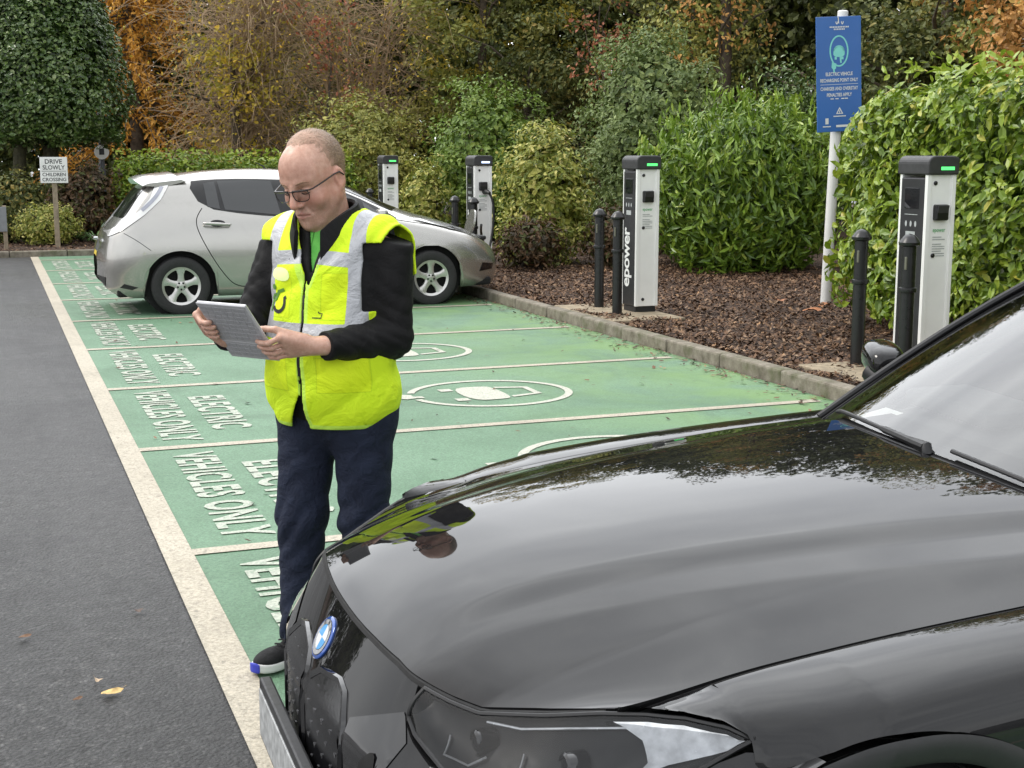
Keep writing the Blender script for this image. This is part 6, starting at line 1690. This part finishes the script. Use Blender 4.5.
# glasses
M_FRM = simple("dark glasses frame", (.018, .014, .013), .25)
gl_ = empty('glasses'); gl_.parent = man
mb = MB()
def lens_ring(s, k=1.0):
    out = smooth_poly([(-.0255, .013), (.0235, .014), (.0255, -.002), (.018, -.0165), (-.017, -.0165), (-.0245, -.004)], 2)
    return [fromhead((s * (.0315 + x * k), .1115 - .10 * (x + .0) * (1 if True else 0) - .35 * max(0, x) ** 1.5, -.007 + z * k)) for x, z in out]
for s in (-1, 1):
    mb = MB(); mb.tube(lens_ring(s), .0013 * HS, 6, closed=True); n_ = 22
    top = lens_ring(s); mb.build('rim', M_FRM, gl_)
    mb = MB(); P_ = [fromhead((s * .0315 + s * x, .1115 - .10 * x - .35 * max(0, x) ** 1.5, .0062)) for x in np.linspace(-.024, .026, 12)]; mb.tube(P_, .0027 * HS, 8); mb.build('brow_bar', M_FRM, gl_)
    mb = MB(); mb.tube([fromhead(q) for q in ((s * .0570, .1045, .005), (s * .0640, .094, .0045), (s * .0720, .056, .006), (s * .0785, .010, .008), (s * .081, -.010, .006), (s * .082, -.022, -.008))], .0021 * HS, 8); mb.build('temple', M_FRM, gl_)
    V = lens_ring(s, .97); fw = Vector(fromhead((0, 1, 0)) - fromhead((0, 0, 0))); mb = MB()
    nn = (Vector(V[4]) - Vector(V[0])).cross(Vector(V[9]) - Vector(V[4])); mb.add(V if nn.dot(fw) > 0 else V[::-1], [tuple(range(len(V)))])
    m = NB("spectacle lens"); tr = m.n("BsdfTransparent"); gs = m.n("BsdfGlossy"); fr = m.n("Fresnel"); ms = m.n("MixShader"); gs.inputs['Roughness'].default_value = .02; fr.inputs[0].default_value = 1.4; tr.inputs[0].default_value = (.93, .94, .94, 1)
    m.l(fr.outputs[0], ms.inputs[0]); m.l(tr.outputs[0], ms.inputs[1]); m.l(gs.outputs[0], ms.inputs[2]); m.l(ms.outputs[0], m.out.inputs[0])
    mb.build('spectacle_lens', m.m, gl_, fix=False)
mb = MB(); mb.tube([fromhead(q) for q in ((-.0085, .1135, .0035), (0, .1170, .006), (.0085, .1135, .0035))], .0017 * HS, 8); mb.build('bridge', M_FRM, gl_)

# clothes ------------------------------------------------------------
def mat_cloth(name, c1, c2, rough, weave=500, wr=9, bs=.35, sheen=.0):
    b = NB(name); n_ = b.noise(wr, 5, .6, .6); w_ = b.noise(weave, 2)
    b.set(Base_Color=b.mix(b.ramp(n_, [(.3, 0.), (.7, 1.)]), c1, c2), Roughness=rough, Sheen_Weight=sheen)
    b.b.inputs['Specular IOR Level'].default_value = .25
    b.bump(b.math('ADD', b.math('MULTIPLY', n_, 1.), b.math('MULTIPLY', w_, .06)), bs, .02); return b.m
M_JACKET = mat_cloth("black softshell", (.004, .004, .0045), (.010, .0095, .010), .7, 700, 14)
M_DENIM = mat_cloth("dark indigo denim", (.010, .0135, .028), (.018, .0245, .047), .85, 600, 17, .9)
M_POLO = mat_cloth("bright green polo", (.10, .42, .07), (.16, .52, .10), .8, 500, 12)
vcut = lambda p, z0, k, w0=0.: smax(np.abs(p[0] + .008) - (w0 + (p[2] - z0) * k), -(p[1] - .02), .004)
def arm_folds(p, a, b, r, seed):
    """creases across a sleeve, strongest at the elbow"""
    a, b = np.array(a), np.array(b); ba = b - a; h = ((p[0] - a[0]) * ba[0] + (p[1] - a[1]) * ba[1] + (p[2] - a[2]) * ba[2]) / (ba @ ba)
    s_ = np.sin(h * 19 + 26 * (p[0] * .6 + p[1]) + 4 * noise3(p, 14, seed)); return (1 - 2 * np.abs(s_) ** .7) * (.35 + .65 * np.exp(-((h - 1) / .45) ** 2))
def jacket_fn(p):
    t = torso(p, .020)
    aL = union([caps(p, SHL, ELL, .070, .058), caps(p, ELL, WRL, .058, .043)], .03) + .0034 * arm_folds(p, SHL, ELL, .06, 3) + .0028 * arm_folds(p, WRL, ELL, .05, 4)
    aR = union([caps(p, SHR, ELR, .068, .060), caps(p, ELR, WRR, .061, .043)], .035) + .0034 * arm_folds(p, SHR, ELR, .06, 5) + .0028 * arm_folds(p, WRR, ELR, .05, 6)
    cl = np.array(WRL) + (np.array(WRL) - np.array(ELL)) * .02; cr_ = np.array(WRR)
    d = smin(smin(t, aL, .03), aR, .03) + .003 * noise3(p, 22, 9)
    d = smax(d, -(p[2] - .775), .006)
    d = smax(d, -vcut(p, 1.30, .24), .006)                     # open at the throat
    d = smax(d, p[2] - 1.462 + .25 * np.abs(p[0]), .004)
    wl = np.array(WRL) - np.array(ELL); wl = wl / np.linalg.norm(wl); e = (p[0] - WRL[0]) * wl[0] + (p[1] - WRL[1]) * wl[1] + (p[2] - WRL[2]) * wl[2]
    d = np.where(np.abs(p[0] + .12) < .09, np.maximum(d, np.where(sph(p, WRL, .11) < 0, e - .004, -1)), d)
    wr = np.array(WRR) - np.array(ELR); wr = wr / np.linalg.norm(wr); e = (p[0] - WRR[0]) * wr[0] + (p[1] - WRR[1]) * wr[1] + (p[2] - WRR[2]) * wr[2]
    return np.maximum(d, np.where(sph(p, WRR, .11) < 0, e - .004, -1))
jk = cloth('jacket', jacket_fn, (-.36, -.22, .75), (.37, .36, 1.50), .0062, M_JACKET, man, 2)
for wv, ev in ((WRL, ELL), (WRR, ELR)):       # cuffs
    wv, ev = np.array(wv), np.array(ev); d = (wv - ev) / np.linalg.norm(wv - ev); mb = MB()
    mb.tube([tuple(wv - d * .05), tuple(wv - d * .03), tuple(wv - d * .004), tuple(wv + d * .004), tuple(wv + d * .002)], [.047, .046, .043, .041, .030], 24); mb.build('cuff', M_JACKET, jk)
# standing collar, open at the front
V = []; F = []; n = 56
for i in range(n + 1):
    t = -1 + 2 * i / n; a = t * R(158); fr = abs(t)
    ca, sa = math.cos(a), math.sin(a)
    cx, cy = .0, .012 + .012 * fr
    rt = .088 + .030 * fr ** 3; rb = .108 + .012 * fr
    zt = 1.530 - .060 * fr ** 2 - .035 * fr ** 6; zb = 1.435 - .120 * fr ** 3.2
    for r_, z in ((rb, zb), ((rb + rt) / 2 + .008, (zb + zt) / 2), (rt + .004, zt), (rt - .005, zt + .003), (rt - .010, zt - .006), ((rb + rt) / 2 - .006, (zb + zt) / 2), (rb - .012, zb)):
        V.append((cx + sa * r_ * 1.02, cy - ca * r_ * (.88 if ca > 0 else 1.10), z))
F = [(i * 7 + j, i * 7 + (j + 1) % 7, (i + 1) * 7 + (j + 1) % 7, (i + 1) * 7 + j) for i in range(n) for j in range(7)] + [tuple(range(7)), tuple(n * 7 + j for j in range(7))]
mb = MB(); mb.add(V, F, True); mb.build('collar', M_JACKET, jk)
cloth('shirt', lambda p: smax(smax(torso(p, .006), p[2] - 1.452, .004), -(p[2] - 1.2), .004), (-.16, -.12, 1.19), (.16, .20, 1.48), .006, M_POLO, man, 2)
V = []; F = []; n = 40       # polo collar
for i in range(n + 1):
    t = -1 + 2 * i / n; a = t * R(172); fr = abs(t); ca, sa = math.cos(a), math.sin(a)
    rt = .078; rb = .092 + .006 * fr; zt = 1.478 - .05 * fr ** 2; zb = 1.438 - .075 * fr ** 3
    for r_, z in ((rb, zb), (rt, zt), (rt - .006, zt - .002), (rb - .008, zb)): V.append((sa * r_, .016 - ca * r_ * (.86 if ca > 0 else 1.02), z))
F = [(i * 4 + j, i * 4 + (j + 1) % 4, (i + 1) * 4 + (j + 1) % 4, (i + 1) * 4 + j) for i in range(n) for j in range(4)]
mb = MB(); mb.add(V, F, True); mb.build('shirt_collar', M_POLO, man)

# vest
def vest_body(p):
    wing_ = lambda S, E: caps(p, S, tuple(np.array(S) + (np.array(E) - np.array(S)) * .38), .082, .080)
    t = smin(smin(torso(p, .034), wing_(SHL, ELL), .03), wing_(SHR, ELR), .03)
    return t + .0055 * noise3([p[0], p[1], p[2] * .55], 26, 21) + .0035 * (1 - 2 * np.abs(np.sin(p[2] * 16 + p[0] * 24 + 4 * noise3(p, 9, 23)))) + .0018 * noise3(p, 70, 22)
def vest_fn(p):
    b = vest_body(p); flare = .012 * np.clip((1.0 - p[2]) / .2, 0, 1) + .002 * np.clip((np.abs(p[0]) - .17) / .08, 0, 1) * np.clip((p[2] - 1.25) / .1, 0, 1)
    d = smax(b - flare, -(b - flare + .009), .002)
    d = smax(d, -(p[2] - (.808 + .02 * np.clip(-p[1] / .1, 0, 1))), .003)
    lim = np.clip(.222 - .75 * (p[1] + .005), .168, .30); lim = np.where(p[2] > 1.40, np.maximum(lim, .222 + .35 * (p[2] - 1.40)), lim); lim = np.where(p[2] < 1.19, np.maximum(lim, .20 + (1.19 - p[2]) * 1.2), lim)
    d = smax(d, np.abs(p[0]) - lim, .003); d = smax(d, -smax(1.27 - p[2] - .0, -(np.abs(p[0]) - 9.), .001) * 0 - 1, .001) if False else d
    d = smax(d, np.where(np.abs(p[0]) > .235, 1.285 + .3 * (np.abs(p[0]) - .24) - p[2], -1), .003)
    d = smax(d, -vcut(p, 1.262, .36), .004)
    gap = smax(np.abs(p[0] - .012 - (.925 - p[2]) * .22) - np.clip(.93 - p[2], 0, 1) * .30, -(p[1] - .02), .003)
    d = smax(d, np.where(p[2] < .935, -gap, -1), .003)
    d = smax(d, -smax(np.abs(p[0] - .004) - .0035, -(p[1] - .03), .001), .001)       # front split
    neck_ = np.sqrt(p[0] ** 2 + (p[1] - .01) ** 2) - (.095 + np.clip(p[2] - 1.40, 0, 1) * .1)
    return smax(d, -np.where(p[2] > 1.36, neck_, 1), .004)
def vest_attr(V):
    x, y, z = V.T; ax = np.abs(x)
    waist = np.abs(z - 1.122) - .028; vert = np.maximum(np.abs(ax - .158 + .10 * np.clip(z - 1.36, 0, 1)) - .0245, 1.13 - z)
    chest = np.maximum(np.abs(z - 1.352 + .08 * (ax - .08)) - .022, ax - .16); chest = np.where(y > 0, chest, .1)
    low = np.abs(z - .80) - .0
    hem = np.minimum.reduce([np.abs(ax - .004) - .010 + np.where((z < 1.27) & (y > 0), 0, 1), z - .824, np.where(y > .02, np.abs(ax - .008 - (z - 1.262) * .36) - .013, 1) + (z < 1.262)])
    pk = np.maximum(np.abs(ax - .115) - .058, np.abs(z - 1.235) - .072); pl = np.maximum(np.abs(ax - .125) - .070, np.abs(z - .99) - .055)
    pk = np.where(y > .03, np.minimum(pk, pl), .1)
    return {'silver': np.minimum(np.minimum(waist, vert), chest), 'hem': hem, 'pocket': pk, 'px': x, 'pz': z}
def mat_vest():
    b = NB("hi-vis yellow mesh"); n_ = b.noise(10, 5, .6, .6)
    c = b.ramp(n_, [(.3, (.56, .80, .012)), (.7, (.70, .92, .025))])
    tr_ = b.math('LESS_THAN', b.attr('hem'), 0.); c = b.mix(tr_, c, (.56, .86, .10))
    pe = b.math('LESS_THAN', b.math('ABSOLUTE', b.attr('pocket')), .0022); c = b.mix(b.math('MULTIPLY', pe, .55), c, (.42, .62, .01))
    pin = b.math('LESS_THAN', b.attr('pocket'), 0.); c = b.mix(b.math('MULTIPLY', pin, .35), c, (.80, .92, .012))
    s = b.math('LESS_THAN', b.attr('silver'), 0.)
    sv = b.ramp(b.noise(60, 3), [(.3, (.41, .42, .44)), (.7, (.47, .48, .50))])
    c = b.mix(s, c, sv)
    b.set(Base_Color=c, Roughness=b.mix(s, .72, .38), Metallic=b.math('MULTIPLY', s, .15))
    b.b.inputs['Specular IOR Level'].default_value = .3
    h = b.math('ADD', n_, b.math('MULTIPLY', b.noise(420, 1), .05)); h = b.math('ADD', h, b.math('MULTIPLY', s, .06)); h = b.math('ADD', h, b.math('MULTIPLY', pin, .05))
    b.bump(h, .8, .02); return b.m
ve = cloth('vest', vest_fn, (-.34, -.24, .78), (.34, .28, 1.53), .0050, mat_vest(), man, 1, vest_attr)
VB = bvh_of(ve)
MV = frame((0, 1, 0), (-1, 0, 0), (0, 0, 1))      # (u,v): u to his left as we face him
def vdecal(poly, off, m, nm, parent, st_=.012):
    V, F = decal([(-x, z) for x, z in poly], MV, VB, off, st_, reach=1.2); mb = MB(); mb.add(V, F, True); return mb.build(nm, m, parent)
def vline(pts, wd, m, nm, parent, off=.002):
    pl = resample(pts, .012, closed=False); A = np.array(pl); t = unit(np.gradient(A, axis=0)); nn = np.stack([-t[:, 1], t[:, 0]], -1); uv = []
    for a, q in zip(A, nn): uv += [(-(a + q * wd / 2)[0], (a + q * wd / 2)[1]), (-(a - q * wd / 2)[0], (a - q * wd / 2)[1])]
    V, F = project(uv, [(2 * i, 2 * i + 1, 2 * i + 3, 2 * i + 2) for i in range(len(pl) - 1)], MV, VB, off, 1.2); mb = MB(); mb.add(V, F, True); return mb.build(nm, m, parent)
M_ZIP = simple("black zip tape", (.012, .012, .012), .6, 0, .2, 200)
vline([(.004, 1.262), (.004, 1.1), (.006, .935)], .010, M_ZIP, 'zip', ve, .0015)
# figure emblem printed on his right breast
M_EMB = simple("dark green print", (.10, .26, .03), .7); M_EMK = simple("black print", (.01, .01, .01), .7); M_FADE = simple("faded pale print", (.74, .86, .36), .6)
cx_, cz_ = .105, 1.212
vline([(cx_ - .030 + .0, cz_ + .016)] + [(cx_ - .030 * math.cos(a) * 1.0 + .004, cz_ - .004 + .028 * math.sin(a)) for a in np.linspace(R(30), R(-150), 20)], .0115, M_EMK, 'emblem_arc', ve)
vdecal([(cx_ + .030 + .009 * math.cos(a), cz_ + .044 + .009 * math.sin(a)) for a in np.linspace(0, 6.28, 13)[:-1]], .002, M_EMB, 'emblem_head', ve, .005)
vline([(cx_ - .018, cz_ + .038), (cx_ + .010, cz_ + .030), (cx_ + .022, cz_ + .006), (cx_ + .040, cz_ - .004), (cx_ + .042, cz_ - .034)], .011, M_EMB, 'emblem_figure', ve)
vline([(cx_ + .014, cz_ + .024), (cx_ + .036, cz_ + .016), (cx_ + .044, cz_ + .002)], .008, M_EMB, 'emblem_figure', ve)
vdecal(smooth_poly([(.06, 1.275), (.145, 1.28), (.15, 1.318), (.065, 1.318)], 2), .0018, M_FADE, 'faded_print', ve)
vline([(-.03, 1.168), (-.06, 1.168), (-.062, 1.182), (-.052, 1.182), (-.050, 1.188)], .0035, M_EMK, 'loop', ve)
# jeans
def jeans_fn(p):
    L_, R_ = legs(p, .015)
    def crease(a, h0, seed): return (1 - 2 * np.abs(np.sin(p[2] * 34 + 3.5 * noise3(p, 12, seed) + p[0] * 26)) ** .8) * (.25 + .75 * np.exp(-((p[2] - h0) / .09) ** 2) + .9 * np.exp(-((p[2] - .10) / .09) ** 2))
    L_ = L_ + .0070 * crease(KNL, .47, 31); R_ = R_ + .0070 * crease(KNR, .47, 32)
    hip = union([ell(p, (0, .0, .90), (.205, .148, .135)), ell(p, (0, -.01, .83), (.20, .138, .11))], .04) + .003 * noise3(p, 24, 33)
    d = smin(smin(L_, R_, .018), hip, .05)
    d = smax(d, -(p[2] - .035), .01); return smax(d, p[2] - .95, .005)
cloth('jeans', jeans_fn, (-.27, -.20, .02), (.27, .22, .97), .0068, M_DENIM, man, 2)
# shoes
M_SHOE = mat_cloth("black knit shoe", (.008, .008, .009), (.02, .02, .021), .8, 500, 40, .25)
M_SOLE = simple("white foam sole", (.72, .72, .70), .55, 0, .06, 30); M_SBLUE = simple("blue sole accent", (.03, .045, .42), .5)
for ank, ang in ((ANR, R(11)), (ANL, R(-16))):
    root = empty('shoe', (ank[0], ank[1] - .055, 0.), -ang); root.parent = man
    def up(p): 
        d = union([ell(p, (0, .045, .05), (.043, .075, .050)), ell(p, (0.004, .165, .036), (.046, .085, .032)), caps(p, (0, .03, .05), (0, .05, .105), .042, .043)], .03); d = smax(d, p[2] - .112, .006); return smax(d, -(p[2] - .018), .004)
    cloth('upper', up, (-.07, -.05, .0), (.07, .27, .13), .0045, M_SHOE, root, 1)
    def so_(p):
        o = union([ell(p, (0, .045, .02), (.045, .082, 1)), ell(p, (0.004, .160, .02), (.050, .10, 1))], .03); d = smax(o, np.abs(p[2] - .017 - .010 * np.clip((p[1] - .2) / .06, 0, 1) ** 2) - .015, .006); return d
    cloth('sole', so_, (-.07, -.06, -.01), (.07, .29, .06), .004, M_SOLE, root, 1)
    cloth('toe_accent', lambda p: smax(so_(p) - .0022, -(p[1] - .250), .002), (-.07, .2, -.01), (.07, .29, .06), .004, M_SBLUE, root, 1)
    mb = MB()
    for k in range(4): mb.tube([(-.022, .105 + .018 * k, .088 - .009 * k), (0, .108 + .018 * k, .094 - .009 * k), (.022, .105 + .018 * k, .088 - .009 * k)], .003, 6)
    mb.build('lace', M_SHOE, root)

# tablet (held, so a thing of its own)
MW = Matrix.Translation(man.location) @ Matrix.Rotation(man.rotation_euler.z, 4, 'Z')
MT = MW @ frame(tuple(TC), tuple(Tt), tuple(-Ts))
tb = tag(empty('tablet'), 'silver grey tablet in a keyboard folio held up by the man', 'tablet')
tb.matrix_basis = MT
nsgn = 1 if (MT.to_3x3() @ Vector((0, 0, 1))).dot(MW.to_3x3() @ Vector(tuple(Tn))) > 0 else -1
M_TAB = simple("grey folio", (.44, .44, .46), .55, 0, .06, 30, .1, 200); M_TABE = simple("silver tablet edge", (.62, .62, .64), .35, .3, .05)
M_KEY = simple("grey keys", (.36, .36, .38), .6, 0, .08, 60)
mb = MB(); mb.box((0, 0, 0), (TW, TH, .007), .003); mb.build('tablet_body', M_TABE, tb)
mb = MB(); mb.box((0, 0, nsgn * .0062), (TW, TH, .0042), .002); mb.build('folio', M_TAB, tb)
mb = MB(); mb.box((0, 0, -nsgn * .0042), (TW - .016, TH - .016, .0014), .0005); mb.build('screen', M_SCR, tb)
kb = empty('keyboard'); kb.parent = tb
mb = MB()
for r_ in range(12):
    if r_ == 8: continue
    for c_ in range(7): mb.box((-TW / 2 + .020 + .025 * c_ + .004 * (r_ % 3), TH / 2 - .02 - .0186 * r_, nsgn * .0086), (.0215, .0150, .0014), .0006)
bpy.data.objects.remove(kb); mb.build('keyboard', M_KEY, tb)
mb = MB(); mb.box((0, TH / 2 - .02 - .0186 * 8, nsgn * .0084), (TW - .004, .0025, .0010), .0004); mb.build('folio_hinge', M_TABE, tb)
